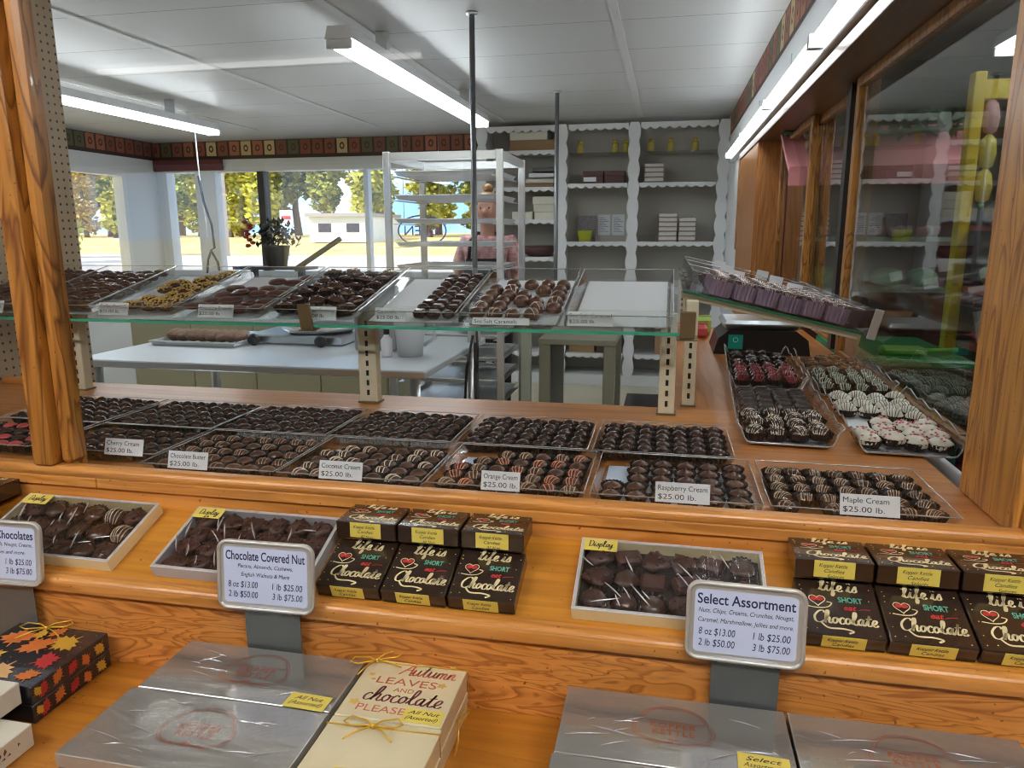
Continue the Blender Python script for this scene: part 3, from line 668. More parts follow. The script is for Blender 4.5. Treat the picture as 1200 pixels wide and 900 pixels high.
# low cabinets below and behind the table
cb = thing('base_cabinet', 'long low olive beige cabinet under the back window', 'cabinet', (-3.1, 5.2, ZS))
OLIVE = mat('olive beige laminate', (.30, .28, .18), .45)
MB().box(-1.15, 1.05, .02, .5, .06, .80).build('body', OLIVE, cb); B('kick_board', -1.1, 1.0, .06, .45, 0.001, .0595, DARK, cb); MB().box(-1.18, 1.08, -.01, .52, .8005, .83, bev=.004).build('cabinet_top', WHITE, cb)
for k in range(4):
    d = MB().box(-1.14+.547*k, -.60+.547*k, .002, .0195, .075, .79, bev=.003).build('door', OLIVE, cb)
    MB().box(-.64+.547*k, -.622+.547*k, -.022, .0015, .44, .58, bev=.003).build('handle', BLACK, d)
fr = thing('chest_freezer', 'white chest freezer in the far left corner', 'freezer', (-5.05, 5.6, ZS))
MB().box(-.55, .55, 0, .7, .05, .86, bev=.02).build('body', WHITE, fr); MB().box(-.56, .56, -.01, .71, .8605, .93, bev=.015).build('lid', mat('lid white', (.78, .8, .82), .35), fr); B('vent', -.5, .5, -.001, .02, .005, .0495, BLACK, fr)
ff = thing('floor_fan', 'black round floor fan standing by the table leg', 'fan', (-1.33, 4.45, ZS))
MB().tube([(.14*math.cos(a*PI/12), 0, .30+.14*math.sin(a*PI/12)) for a in range(24)], .018, 8, closed=True).build('rim', BLACK, ff)
for k in range(4):
    a = k*PI/2; MB().add([(0, -.01, .30), (.12*math.cos(a), -.012, .30+.12*math.sin(a)), (.12*math.cos(a+.9), .012, .30+.12*math.sin(a+.9)), (0, .01, .305)], [(0, 1, 2, 3), (3, 2, 1, 0)]).build('blade', mat('fan blade', (.1, .1, .1), .4), ff)
MB().lathe([(.03, 0), (.03, .05), (0, .06)], 12, M=Matrix.Translation((0, .03, .30)) @ Matrix.Rotation(PI/2, 4, 'X')).build('hub', BLACK, ff); MB().box(-.12, .12, -.08, .08, 0.001, .02, bev=.004).build('base', BLACK, ff); MB().box(-.02, .02, -.015, .015, .0205, .145).build('stem', BLACK, ff)

# tall bakery rack
rk = thing('bakery_rack', 'tall aluminium bakery rack with tray slides behind the pole', 'rack', (-1.28, 4.2, ZS))
RH = 1.935; RW = .335; RD = .64
for x in (-RW, RW):
    for y in (0, RD): MB().box(x-.02, x+.02, y-.014, y+.014, .085, RH, bev=.003).build('post', ALU, rk)
    for y in (0, RD): MB().lathe([(.03, 0.001), (.038, .02), (.038, .06), (.02, .08)], 14, M=Matrix.Translation((x, y, 0))).build('caster', BLACK, rk)
    MB().box(x-.012, x+.012, .0145, RD-.0145, RH-.05, RH-.005).build('side_rail', ALU, rk)
MB().box(-RW+.0205, RW-.0205, -.012, .012, RH-.05, RH-.005).build('top_rail', ALU, rk); MB().box(-RW+.0205, RW-.0205, RD-.012, RD+.012, RH-.05, RH-.005).build('top_rail', ALU, rk)
ZP = [1.80, 1.665, 1.53, 1.395, 1.26, 1.125, .99, .855, .72, .585, .45, .315]
for z in ZP:
    for sx in (-1, 1): MB().box(*sorted((sx*(RW-.0205), sx*(RW-.05))), .016, RD-.016, z-.004, z).build('slide', ALU, rk)
for k, z in enumerate(ZP):
    sheet_pan('wide flat baking tray, %s from the top of the tall rack' % (ORD[k] if k < 10 else ('second to lowest' if k == 10 else 'lowest')), (-1.28, 4.225, ZS+z+.005), .60, .58, 'trays in the bakery rack', mat('pale tray', (.74, .77, .78), .4, .35))
# open olive metal stand
st = thing('metal_stand', 'open olive metal stand with dark sides right of the bakery rack', 'stand', (-.53, 4.5, ZS))
OLV = mat('olive enamel', (.27, .27, .20), .4)
for x, y in ((-.2, 0), (.2, 0), (-.2, .6), (.2, .6)): MB().box(x-.035, x+.035, y-.02, y+.02, 0.001, .80, bev=.003).build('leg', OLV, st)
MB().box(-.24, .24, -.03, .63, .8005, .835, bev=.003).build('stand_top', OLV, st); B('side_panel', -.166, -.160, .021, .579, .15, .79, mat('olive dark', (.10, .10, .07), .5), st); B('side_panel', .160, .166, .021, .579, .15, .79, mat('olive dark', (.1, .1, .07)), st)
B('bottom_panel', -.155, .155, .0, .6, .12, .14, OLV, st)
gp = thing('metal_post', 'pale green square metal post between the rack and the olive stand', 'post', (-.84, 4.45, ZS)); MB().box(-.03, .03, -.03, .03, 0.011, .9, bev=.003).build('shaft', mat('pale green enamel', (.48, .54, .44), .4), gp); MB().box(-.06, .06, -.06, .06, .001, .0105).build('foot_plate', STEEL, gp)
tag(MB().box(-.2, .2, 0, .5, 0, .012, bev=.003).build('floor_mat', BLACK, None, (-.13, 6.3, ZS+.001)), 'black rubber mat on the floor before the shelving', 'mat')

# window-side plants, hanging cord, open sign
cdg = thing('hanging_cord', 'thin cords hanging in front of the back window, one bundled with black cable', 'cord', (-4.05, 6.0, 1.45))
MB().tube([(0, 0, 1.13), (.01, 0, .55), (.04, 0, .2), (.03, 0, .05)], .006, 6).build('cord', WHITE, cdg)
MB().tube([(.0, 0, .62), (.03, 0, .4), (.09, 0, .2), (.10, 0, .0), (.06, 0, -.02), (.12, 0, -.12), (.13, 0, -.2)], .010, 6).build('cable', BLACK, cdg)
MB().tube([(.06, .01, -.02), (.02, .01, -.1), (0, .01, -.22)], .010, 6).build('cable', BLACK, cdg)
cdg['label'] = 'white hanging cord bundled with black cable before the added back window'
ps = thing('plant_stand', 'dark wooden stand with leaning arm in the back window', 'stand', (-4.1, 7.3, ZS))
DW = mat('dark stand wood', (.02, .016, .014), .5)
for x in (-.25, .3): MB().box(x-.03, x+.03, -.03, .03, 0.001, 1.10).build('leg', DW, ps)
MB().box(-.42, .42, -.14, .14, 1.1005, 1.13).build('shelf', DW, ps)
MB().tube([(.25, -.05, 1.10), (.78, -.05, 1.42)], .028, 6).build('arm', DW, ps)
LEAF = mat('dark leaves', (.022, .03, .012), .5); RED = mat('red flowers', (.30, .03, .02), .5)
pl = thing('potted_plant', 'dark leafy plant with a few red flowers on the window stand', 'plant', (-4.05, 7.25, ZS+1.131))
MB().lathe([(.10, 0), (.14, .2), (.15, .22), (.13, .22), (.12, .2)], 18).build('pot', DW, pl)
mb = MB(); rr = random.Random(3)
for k in range(260):
    a = rr.uniform(0, 2*PI); e = rr.uniform(-.2, 1.5); q = .26*rr.uniform(.3, 1)
    p = Vector((q*1.1*math.cos(a)*math.cos(e), q*.6*math.sin(a)*math.cos(e), .26+q*.9*math.sin(e))); M = Matrix.Translation(p) @ Matrix.Rotation(rr.uniform(0, 6), 4, 'Z') @ Matrix.Rotation(rr.uniform(-1, 1), 4, 'X')
    mb.add([(-.02, 0, 0), (0, -.045, .004), (.02, 0, 0), (0, .05, .004)], [(0, 1, 2, 3)], 0, False, M)
for k in range(5): a = k*1.26; mb.tube([(0, 0, .19), (.08*math.cos(a), .05*math.sin(a), .3)], .006, 5)
mb.build('foliage', LEAF, pl)
mb = MB()
for k in range(9):
    a = rr.uniform(0, 6); mb.add(lump(.03, .03, .02, .3, 8, 5, k).v, lump(.03, .03, .02, .3, 8, 5, k).f, 0, True, Matrix.Translation((-.22+.05*math.cos(a), -.12, .20+.03*k)))
mb.build('flowers', RED, pl)
os_ = thing('open_sign', 'blue neon open sign hanging in the back window, seen from behind', 'sign', (-2.62, 7.8, 1.60))
NEON = mat('blue tube', (.20, .16, .55), .3)
MB().tube([(.27*math.cos(a*PI/20), 0, .16*math.sin(a*PI/20)) for a in range(40)], .008, 6, closed=True).build('oval_tube', NEON, os_)
link('lettering', textmesh('OPEN', .15, NEON, wide=.40), os_, (0, .0, -.05), (PI/2, 0, PI))
for x in (-.2, .2): MB().tube([(x, 0, .10), (x, 0, .998)], .003, 5).build('wire', STEEL, os_)
# ------------------------------------------------------------------ sloping glass shelf over the counter
TH = math.atan(.085/.38)
gs = thing('glass_shelf', 'long sloping glass shelf with green edge on slotted cream posts', 'shelf', (0, 1.60, 1.37), (TH, 0, 0))
GX0, GX1 = CX0+.003, .036
MB().box(GX0, GX1, 0, .40, -.006, 0, bev=.0008).build('glass_sheet', GLASS, gs)
MB().box(GX0, GX1, -.0028, -.0003, -.0068, .0003).build('green_edge', GEDGE, gs)
MB().box(GX0, GX1, -.0028, .0012, .0006, .048).build('front_guard', GLASS, gs)
CLIP = mat('brown clip', (.20, .14, .07), .4)
for x in (-.825, .045): MB().box(x-.016, x+.016, -.010, -.0032, -.012, .050, bev=.002).build('clip', CLIP, gs); MB().box(x-.022, x+.022, -.010, .02, -.0145, -.0125).build('clip_foot', CLIP, gs)
POST = mat('cream slotted steel', (.74, .70, .53), .4, var=.06, vscale=30)
def standard(name, lab, x, y, z1, w_=.042, z0=TOPZ+.0008):
    t = thing(name, lab, 'shelf post', (x, y, z0)); h = z1-z0
    MB().box(-w_/2, w_/2, 0, .03, 0, h, bev=.002).build('channel', POST, t)
    mb = MB(); k = .02
    while k < h-.02: mb.box(-.0035, .0035, -.0008, -.0001, k, k+.014); k += .0254
    mb.build('slots', BLACK, t, None); MB().box(-w_/2-.004, w_/2+.004, -.004, .034, -.0005, .004).build('foot', CLIP, t)
    return t
standard('shelf_post', 'cream slotted shelf post standing beside the wooden post on the left', -1.60, 1.735, 1.393)
standard('shelf_post', 'cream slotted shelf post in the middle of the glass shelf', -.742, 1.745, 1.393, .048)
standard('shelf_post', 'cream slotted shelf post at the right end of the glass shelf', .008, 1.76, 1.393, .038)
standard('shelf_post', 'plain cream shelf post carrying the near end of the side shelf', .062, 1.86, 1.415, .03)
standard('shelf_post', 'cream shelf post carrying the far end of the side shelf', .062, 3.20, 1.41, .03)
# ------------------------------------------------------------------ candies
def domez(x, y, rx, ry, h): q = 1-(x/rx)**2-(y/ry)**2; return h*math.sqrt(max(q, 0))
def cream(rx, ry, h, mats, lines=0, seed=0, z0=.008, wd=.0011, zig=False, tip=False, skew=.35, flat=1.0):
    rnd = random.Random(seed); mb = MB(); n, k = 18, 7; vs = []
    for i in range(k):
        el = PI/2*i/(k-1)
        for j in range(n):
            az = 2*PI*j/n; c = math.cos(el)**flat
            vs.append((rx*c*math.cos(az), ry*c*math.sin(az), z0+h*math.sin(el)+(h*.22 if tip and i == k-1 else 0)))
    low = [(rx*.86*math.cos(2*PI*j/n), ry*.86*math.sin(2*PI*j/n), z0-.003) for j in range(n)]
    allv = low+vs; fs = [tuple(range(n-1, -1, -1))]
    for i in range(k): fs += [(i*n+j, i*n+(j+1) % n, (i+1)*n+(j+1) % n, (i+1)*n+j) for j in range(n)]
    mb.add(allv, fs, 0, True)
    if lines:
        if zig:
            pts = []; m = lines*2+1
            for q in range(m):
                u = -.8+1.6*q/(m-1); pts.append((rx*u*.9, ry*(.75 if q % 2 else -.75)*math.sqrt(max(.05, 1-u*u))))
            path = []
            for a, c in zip(pts, pts[1:]): path += [(a[0]+(c[0]-a[0])*t/6, a[1]+(c[1]-a[1])*t/6) for t in range(6)]
            mb.tube([(x, y, z0+domez(x, y, rx*1.03, ry*1.03, h*1.03)) for x, y in path], wd, 5, 1)
        else:
            sk = skew*rnd.uniform(.4, 1.3)
            for q in range(lines):
                u = -.72+1.44*(q+.5)/lines+rnd.uniform(-.08, .08); path = []
                for t in range(9):
                    v = -.97+1.94*t/8; x = rx*(u*math.sqrt(1-.6*v*v)+sk*v*.5+.08*(v*v)); y = ry*v
                    while (x/rx)**2+(y/ry)**2 > .985: x *= .95; y *= .97
                    path.append((x, y, z0+domez(x, y, rx*1.02, ry*1.02, h*1.03)))
                mb.tube(path, wd, 5, 1)
    return mb.mesh('chocolate', mats)
def cupmesh(r0, r1, h, sx=1, sy=1, n=36, seed=0):
    mb = MB(); rnd = random.Random(seed); vs = []; fs = []; prof = [(r0, .0006), (r0*1.02, .002), (r1, h)]
    wob = [rnd.uniform(.92, 1.1) for _ in range(5)]
    for i, (r, z) in enumerate(prof):
        for j in range(n):
            t = 2*PI*j/n; f = (1+.075*(1 if j % 2 else -1)) if i == 2 else (1+.03*(1 if j % 2 else -1))
            vs.append((r*f*sx*math.cos(t), r*f*sy*math.sin(t), z*((.9+.2*wob[int(j*5/n)]-.1) if i == 2 else 1)))
    for i in range(2): fs += [(i*n+j, i*n+(j+1) % n, (i+1)*n+(j+1) % n, (i+1)*n+j) for j in range(n)]
    fs.append(tuple(range(n-1, -1, -1)))
    return mb.add(vs, fs, 0, False).mesh('paper_cup', CUP)
C_STD = [cupmesh(.0140, .0192, .0150, 1.0, 1.14, seed=s) for s in range(3)]
C_DEEP = [cupmesh(.0140, .0192, .0170, 1.0, 1.14, seed=s+5) for s in range(3)]
C_BIG = [cupmesh(.019, .0245, .016, seed=s+9) for s in range(2)]
def variants(f, n): return [f(s) for s in range(n)]
MILKS = [MILK, IVORY]
KINDS = {}
def addkind(key, meshes, cups, name, desc, rz=.25): KINDS[key] = (meshes, cups, name, desc, rz)
addkind('cherry', variants(lambda s: cream(.0165, .0137, .0122, [MDCH, IVORY], seed=s), 2), C_STD, 'chocolate_cream', 'plain brown chocolate cream', .5)
addkind('butter', variants(lambda s: cream(.0165, .0139, .0122, [MILK, TANL], (0, 3, 2, 4, 0)[s], s, wd=.0006), 5), C_STD, 'chocolate_cream', 'faintly striped chocolate cream')
addkind('coconut', variants(lambda s: cream(.0166, .0141, .0126, MILKS, (2, 3, 3, 3, 0)[s], s, wd=.0010, zig=s in (1, 4)), 5), C_STD, 'chocolate_cream', 'ivory striped chocolate cream', .6)
addkind('orange', variants(lambda s: cream(.0166, .0141, .0126, [MILK, ORNG if s % 2 else TANL], (3, 3, 4, 4, 0)[s], s, wd=.0009), 5), C_STD, 'chocolate_cream', 'striped orange cream', .5)
addkind('rasp', variants(lambda s: cream(.0166, .0145, .0112, [MILK, IVORY], seed=s, tip=True), 3), C_STD, 'chocolate_cream', 'plain peaked chocolate cream', .5)
addkind('maple', variants(lambda s: cream(.0168, .0136, .0122, [MDCH, TANL], (5, 4, 6, 3, 5)[s], s, wd=.00065, skew=.7, zig=s == 4), 5), C_STD, 'chocolate_cream', 'finely striped maple cream', .5)
addkind('dark', variants(lambda s: cream(.0157, .0130, .0120, [DKCH, IVORY], seed=s, z0=.0125), 3), C_DEEP, 'dark_chocolate', 'glossy dark chocolate', .8)
addkind('pinkc', variants(lambda s: cream(.0165, .0141, .0122, [PINK if s % 3 != 2 else MDCH, IVORY], seed=s), 3), C_STD, 'pink_cream', 'pink and brown chocolate cream', .5)
TOFF = mat('toffee crumbs', (.50, .32, .07), .6)
def cluster(rx, ry, rz, m, seed, bits=0, bm=None, rough=.3):
    mb = lump(rx, ry, rz, rough, 12, 8, seed); rnd = random.Random(seed)
    for q in range(bits):
        a = rnd.uniform(0, 2*PI); e = rnd.uniform(.15, 1.4); p = Vector((rx*.95*math.cos(e)*math.cos(a), ry*.95*math.cos(e)*math.sin(a), rz+rz*1.0*math.sin(e)))
        u = lump(.0032, .0028, .0018, .2, 6, 4, q); mb.add(u.v, u.f, 1, False, Matrix.Translation(p))
    return mb.mesh('cluster', [m, bm or m])
addkind('nutc', [cluster(.021, .018, .011, MDCH, s) for s in range(5)], None, 'nut_cluster', 'lumpy brown nut cluster', 3)
addkind('toffee', [cluster(.026, .018, .009, MDCH, s, 34, TOFF, .15) for s in range(4)], None, 'toffee_pretzel', 'dark toffee pretzel with golden crumbs', .6)
addkind('pretz', [cluster(.032, .022, .008, mat('reddish chocolate', (.085, .032, .022), .35, bump=.2, bscale=120), s, rough=.08) for s in range(3)], None, 'chocolate_pretzel', 'flat chocolate covered pretzel', .8)
addkind('toast', [cluster(.024, .021, .013, MDCH, s, 10, MDCH, .18) for s in range(4)], [cupmesh(.021, .029, .014, seed=3)], 'coconut_mound', 'dark toasted coconut mound', 3)
def blockm(lx, ly, h, m, seed, lines=0, lm=None, r=.004):
    mb = MB().box(-lx/2, lx/2, -ly/2, ly/2, .001, h, bev=r)
    for q in range(lines):
        x = -lx*.4+lx*.8*q/(max(1, lines-1)); mb.tube([(x-.004, -ly/2, h*.6), (x-.002, -ly/2+.003, h+.0005), (x+.003, ly/2-.003, h+.0005), (x+.004, ly/2, h*.6)], .0011, 5, 1)
    return mb.mesh('square', [m, lm or IVORY])
addkind('caramel', variants(lambda s: blockm(.031, .026, .021, DKCH, s, r=.006), 1)+[cluster(.016, .0135, .0105, DKCH, 3, rough=.08)], None, 'caramel_square', 'dark chocolate caramel square', .3)
addkind('seasalt', variants(lambda s: cream(.0195, .018, .020, [MILK, IVORY], 2 if s == 1 else 0, s, wd=.0007, flat=.75), 3), None, 'sea_salt_caramel', 'round milk chocolate caramel', 1)
addkind('redstr', variants(lambda s: cream(.023, .019, .022, [MDCH, mat('red drizzle', (.38, .04, .055), .4)], 5, s, wd=.0022), 3), C_BIG, 'red_striped_chocolate', 'red striped chocolate')
addkind('darkcl', [cluster(.020, .017, .012, DKCH, s+20) for s in range(3)], C_BIG, 'dark_cluster', 'dark glossy nut cluster', 3)
SQCH = mat('matt dark chocolate', (.035, .017, .012), .42, bump=.2, bscale=120)
addkind('darksq', [blockm(.038, .028, .018, SQCH, 0, r=.006), blockm(.038, .029, .020, SQCH, 1, r=.006)], None, 'dark_square', 'flat dark chocolate square', .15)
addkind('strbig', variants(lambda s: cream(.0235, .0205, .023, [DKCH, IVORY], 6, s, z0=.006, wd=.0009, skew=.6, flat=.7), 3), C_BIG, 'striped_chocolate', 'large white striped dark chocolate', .8)
ALM = mat('almond bark', (.27, .11, .03), .5, bump=.4, bscale=90, var=.3)
addkind('almond', [cluster(.020, .016, .009, ALM, s, 10, ALM, .3) for s in range(4)], None, 'almond_cluster', 'golden brown almond cluster', 3)
addkind('greenstr', variants(lambda s: cream(.023, .019, .022, [MDCH, mat('pale green drizzle', (.48, .52, .38), .4)], 6, s, wd=.0013), 3), C_BIG, 'green_striped_chocolate', 'pale green striped chocolate')
addkind('whitestr', variants(lambda s: cream(.0245, .020, .022, [WCH, MDCH], 5, s, z0=.008, wd=.0007), 3), C_BIG, 'white_chocolate', 'dark striped white chocolate')
addkind('whitepink', [cluster(.0245, .022, .0140, WCH, s, 9, mat('pink sprinkles', (.75, .28, .28), .5), .16) for s in range(3)], C_BIG, 'sprinkled_white_chocolate', 'pink sprinkled white chocolate', 3)
addkind('purple', variants(lambda s: cream(.0270, .0240, .018, [MDCH, mat('pale pink drizzle', (.66, .50, .46), .4)], 7, s, z0=.034, wd=.0013, flat=.6), 3), [cupmesh(.0262, .0280, .040, seed=31)], 'pink_striped_chocolate', 'pale pink striped chocolate', .3)
_cupcache = {}
PURPLE = mat('purple brown cup', (.27, .19, .27), .45)
KINDS['purple'][1][0].materials.clear(); KINDS['purple'][1][0].materials.append(PURPLE)
def put(kind, p, rot, label, group, s=1):
    meshes, cups, name, desc, rz = KINDS[kind]
    o = bpy.data.objects.new(name, random.choice(meshes)); COL.objects.link(o)
    o.location = p; o.rotation_euler = (rot[0], rot[1], rot[2]+random.uniform(-rz, rz)); o.scale = (s, s, s)
    tag(o, label, 'candy', group)
    if cups:
        c = bpy.data.objects.new('paper_cup', random.choice(cups)); COL.objects.link(c); c.parent = o
    return o
def fill(M, rot, x0, x1, y0, y1, nx, ny, kind, where, group, skip=(), jit=.0015, z=.0, zig=0, pile=0):
    """a grid of candies in local coordinates of M; labels give the row and the place in it"""
    desc = KINDS[kind][3]
    for j in range(ny):
        cells = [i for i in range(nx) if (i, j) not in skip]
        for q, i in enumerate(cells):
            x = x0+(x1-x0)*(i+.5)/nx+random.uniform(-jit, jit)+(zig if j % 2 else 0); y = y0+(y1-y0)*(j+.5)/ny+random.uniform(-jit, jit)
            lab = '%s, %s from left in %s of %s' % (desc, ORD[q] if q < len(cells)-1 or len(cells) == 1 else 'last', rowname(j, ny), where)
            put(kind, M @ Vector((x, y, z+(random.uniform(0, pile) if pile else 0))), rot, lab, group)
# ------------------------------------------------------------------ clear trays
def tray(label, loc, rot, w_, d_, h=.034, flare=.009, liner=None, m=None, name='candy_tray'):
    t = thing(name, label, 'tray', loc, rot); m = m or ACRYL; th = .0022; e = flare
    R = [[(e, e), (w_-e, e), (w_-e, d_-e), (e, d_-e)], [(0, 0), (w_, 0), (w_, d_), (0, d_)], [(th, th), (w_-th, th), (w_-th, d_-th), (th, d_-th)], [(e+th, e+th), (w_-e-th, e+th), (w_-e-th, d_-e-th), (e+th, d_-e-th)]]
    Z = [0.0005, h, h, .0025]; vs = [(x, y, z) for r, z in zip(R, Z) for x, y in r]
    fs = [(3, 2, 1, 0), (12, 13, 14, 15)]+[(k*4+j, k*4+(j+1) % 4, k*4+4+(j+1) % 4, k*4+4+j) for k in range(3) for j in range(4)]
    MB().add(vs, fs).build('tray_body', m, t)
    rim = mat('tray rim', (.62, .64, .66), .15, trans=.5)
    MB().tube([(.001, .001, h), (w_-.001, .001, h), (w_-.001, d_-.001, h), (.001, d_-.001, h)], .0012, 5, closed=True).build('rim', rim, t)
    if liner:
        MB().box(e+.006, w_-e-.006, e+.006, d_-e-.006, .0028, .0034).build('paper_liner', liner, t)
    return t
def tray_tag(t, x, y, z, w_, h, lines, lean=0, size=.0115):
    g = MB().box(0, w_, -.0012, 0, 0, h).build('price_tag', PAPERW, t, (x, y, z), (lean, 0, 0))
    for k, s in enumerate(lines):
        if s: text(s, size, INK, g, (.004, -.0014, h-.0125-k*.0135), STAND, align='LEFT', wide=min(w_-.008, len(s)*size*.50))
    return g
LINE_B = mat('blue white paper', (.60, .70, .85), .5)
fx = [(-1.465, 'pinkc', 'Pink', 'pink cream tray', 'clear tray of pink chocolate creams, left of the wooden post'),
      (-1.190, 'cherry', 'Cherry Cream', 'Cherry Cream tray', 'clear tray tagged Cherry Cream at the foot of the left post'),
      (-.918, 'butter', 'Chocolate Butter', 'Chocolate Butter tray', 'clear tray tagged Chocolate Butter on the counter'),
      (-.650, 'coconut', 'Coconut Cream', 'tray left of Orange Cream', 'clear tray of striped creams with half washed out tag, left of Orange Cream'),
      (-.380, 'orange', 'Orange Cream', 'Orange Cream tray', 'clear tray tagged Orange Cream in the middle of the counter'),
      (-.108, 'rasp', 'Raspberry Cream', 'Raspberry Cream tray', 'clear tray tagged Raspberry Cream on the counter'),
      (.165, 'maple', 'Maple Cream', 'Maple Cream tray', 'clear tray tagged Maple Cream by the right post')]
tagx = [None, -1.03, -.858, -.568, -.284, -.006, .262]; tagw = [0, .082, .078, .078, .064, .082, .082]
skips = {'orange': {(0, 4), (1, 4), (0, 3)}, 'rasp': {(0, 3), (0, 4), (0, 2)}, 'coconut': {(0, 4)}, 'maple': {(1, 0)}}
grids = {'pinkc': (7, 5), 'cherry': (7, 5), 'butter': (7, 5), 'coconut': (7, 5), 'orange': (7, 5), 'rasp': (6, 5), 'maple': (7, 5)}
for i, (x, kind, tg, where, lab) in enumerate(fx):
    y = 1.112 if i > 1 else 1.162; w_ = .264; d_ = .232 if i > 1 else .186
    t = tray(lab, (x, y, TOPZ+.0006), (0, 0, 0), w_, d_, h=.025, liner=LINE_B if kind in ('coconut', 'orange', 'rasp') else None)
    nx, ny = grids[kind] if i > 1 else (7, 4)
    yb = d_-.012 if kind != 'coconut' else d_-.035
    fill(Matrix.Translation((x, y, TOPZ+.004)), (0, 0, 0), .011, w_-.011, .010, yb, nx, ny, kind, where, where.replace('tray', 'tray creams'), skips.get(kind, ()))
    if tagx[i] is not None:
        tray_tag(t, tagx[i]-x, -.0035, .0205, tagw[i], .031, (tg, '$25.00 lb.'), -.28)
bxs = [(-1.465, 'far left back tray', 'clear tray of dark chocolates left of the wooden post, back row'), (-1.192, 'tray behind Cherry Cream', 'clear tray of dark chocolates behind the Cherry Cream tray'), (-.935, 'tray behind Chocolate Butter', 'clear tray of dark chocolates behind the Chocolate Butter tray'),
       (-.668, 'tray third from right in back', 'clear tray of dark chocolates by the middle slotted post'), (-.398, 'tray behind Orange Cream', 'clear tray of dark chocolates behind the Orange Cream tray'), (-.128, 'tray behind Raspberry Cream', 'clear tray of dark chocolates behind the Raspberry Cream tray')]
for x, where, lab in bxs:
    y = 1.352; tray(lab, (x, y, TOPZ+.0006), (0, 0, 0), .262, .232, h=.025)
    fill(Matrix.Translation((x, y, TOPZ+.004)), (0, 0, 0), .011, .251, .012, .222, 7, 5, 'dark', where, 'dark chocolates, '+where, pile=.003)
# trays on the sloping shelf
ML = Matrix.Translation((0, 1.60, 1.37)) @ Matrix.Rotation(TH, 4, 'X')
ROTS = (TH, 0, 0)
LW_ = mat('white tray paper', (.66, .69, .72), .5)
ux = [(-1.885, 'nutc', 'Pb Line', 'far left shelf tray'), (-1.655, 'nutc', 'Nut Clusters', 'second shelf tray'), (-1.420, 'toffee', 'Toffee Pretzels', 'Toffee Pretzels tray'), (-1.180, 'pretz', 'Chocolate Pretzels', 'Chocolate Pretzels tray'),
      (-.938, 'toast', 'Toasted Coconut', 'Toasted Coconut tray'), (-.696, 'caramel', 'Caramels', 'Caramels tray'), (-.456, 'seasalt', 'Sea Salt Caramels', 'Sea Salt Caramels tray'), (-.216, None, 'Sea Salt Caramel', 'empty tray')]
ulab = ['clear shelf tray of nut clusters left of the wooden post', 'clear shelf tray of nut clusters just right of the wooden post', 'clear shelf tray of toffee pretzels', 'clear shelf tray of chocolate pretzels', 'clear shelf tray of toasted coconut mounds', 'clear half empty shelf tray of dark caramels', 'clear shelf tray of round sea salt caramels', 'empty clear shelf tray lined with white paper, right end']
for (x, kind, tg, where), lab in zip(ux, ulab):
    p = ML @ Vector((x, .006, .0008)); w_ = .232; d_ = .375
    t = tray(lab, p, ROTS, w_, d_, h=.032, liner=LW_)
    M = ML @ Matrix.Translation((x, .006, .0045))
    g = 'candies in the '+where
    if kind == 'nutc': fill(M, ROTS, .012, w_-.012, .015, d_-.03, 6, 9, kind, where, g, pile=.010, jit=.004)
    if kind == 'toffee': fill(M, ROTS, .07, w_-.012, .02, d_-.02, 3, 10, kind, where, g, {(0, 7), (0, 8), (0, 9), (1, 9), (0, 3), (1, 6)}, jit=.004, pile=.012)
    if kind == 'pretz': fill(M, ROTS, .012, w_-.012, .02, d_-.03, 4, 6, kind, where, g, {(0, 5), (1, 5), (0, 4), (2, 5), (1, 4)}, jit=.004, pile=.012)
    if kind == 'toast': fill(M, ROTS, .008, w_-.008, .012, d_-.012, 4, 6, kind, where, g, jit=.003, pile=.008)
    if kind == 'caramel': fill(M, ROTS, .115, w_-.012, .02, d_-.02, 3, 9, kind, where, g, jit=.002, pile=.003)
    if kind == 'seasalt': fill(M, ROTS, .012, w_-.012, .02, d_-.08, 5, 6, kind, where, g, {(2, 1), (4, 0), (2, 4), (3, 3), (0, 5)}, jit=.003)
    tx, tw, ly = {'Pb Line': (.13, .07, 2), 'Nut Clusters': (.08, .06, 0), 'Toffee Pretzels': (.02, .085, 2), 'Chocolate Pretzels': (.06, .095, 2), 'Toasted Coconut': (.09, .09, 2), 'Caramels': (.035, .075, 2), 'Sea Salt Caramels': (.03, .13, 1), 'Sea Salt Caramel': (.004, .10, 2)}[tg]
    g = tray_tag(t, tx, .004 if ly != 1 else -.001, .006, tw, .032 if ly == 2 else (.016 if ly == 1 else .03), ((tg, '$25.00 lb.') if ly == 2 else ((tg,) if ly == 1 else ())), -.5)
# ------------------------------------------------------------------ tilted side shelf over the right-hand counter
TB = math.atan(.2246)
SX, SY, SZ = .04, 1.93, 1.4355
ss = thing('side_glass_shelf', 'glass shelf tilted to the right above the scale', 'shelf', (SX, SY, SZ), (0, TB, 0))
MB().box(0, .445, 0, 1.22, -.006, 0).build('glass_sheet', GLASS, ss); MB().box(0, .445, -.002, -.0003, -.0065, .0003).build('green_edge', mat('dark green edge', (.02, .16, .08), .15), ss)
MB().box(.4455, .449, 0, 1.22, -.006, .062).build('front_guard', GLASS, ss)
MB().box(.452, .472, -.008, -.0025, -.012, .062, bev=.001).build('end_bracket', ALU, ss)
MB().box(.0, .44, .02, .045, -.022, -.0065).build('support_arm', mat('beige arm', (.52, .47, .33), .4), ss); MB().box(.0, .44, 1.10, 1.125, -.022, -.0065).build('support_arm', mat('beige arm', (.5, .5, .4)), ss)
MS = Matrix.Translation((SX, SY, SZ)) @ Matrix.Rotation(TB, 4, 'Y')
sl = ['clear tray of pink striped chocolates nearest on the tilted side shelf', 'middle clear tray on the tilted side shelf', 'farthest clear tray on the tilted side shelf']
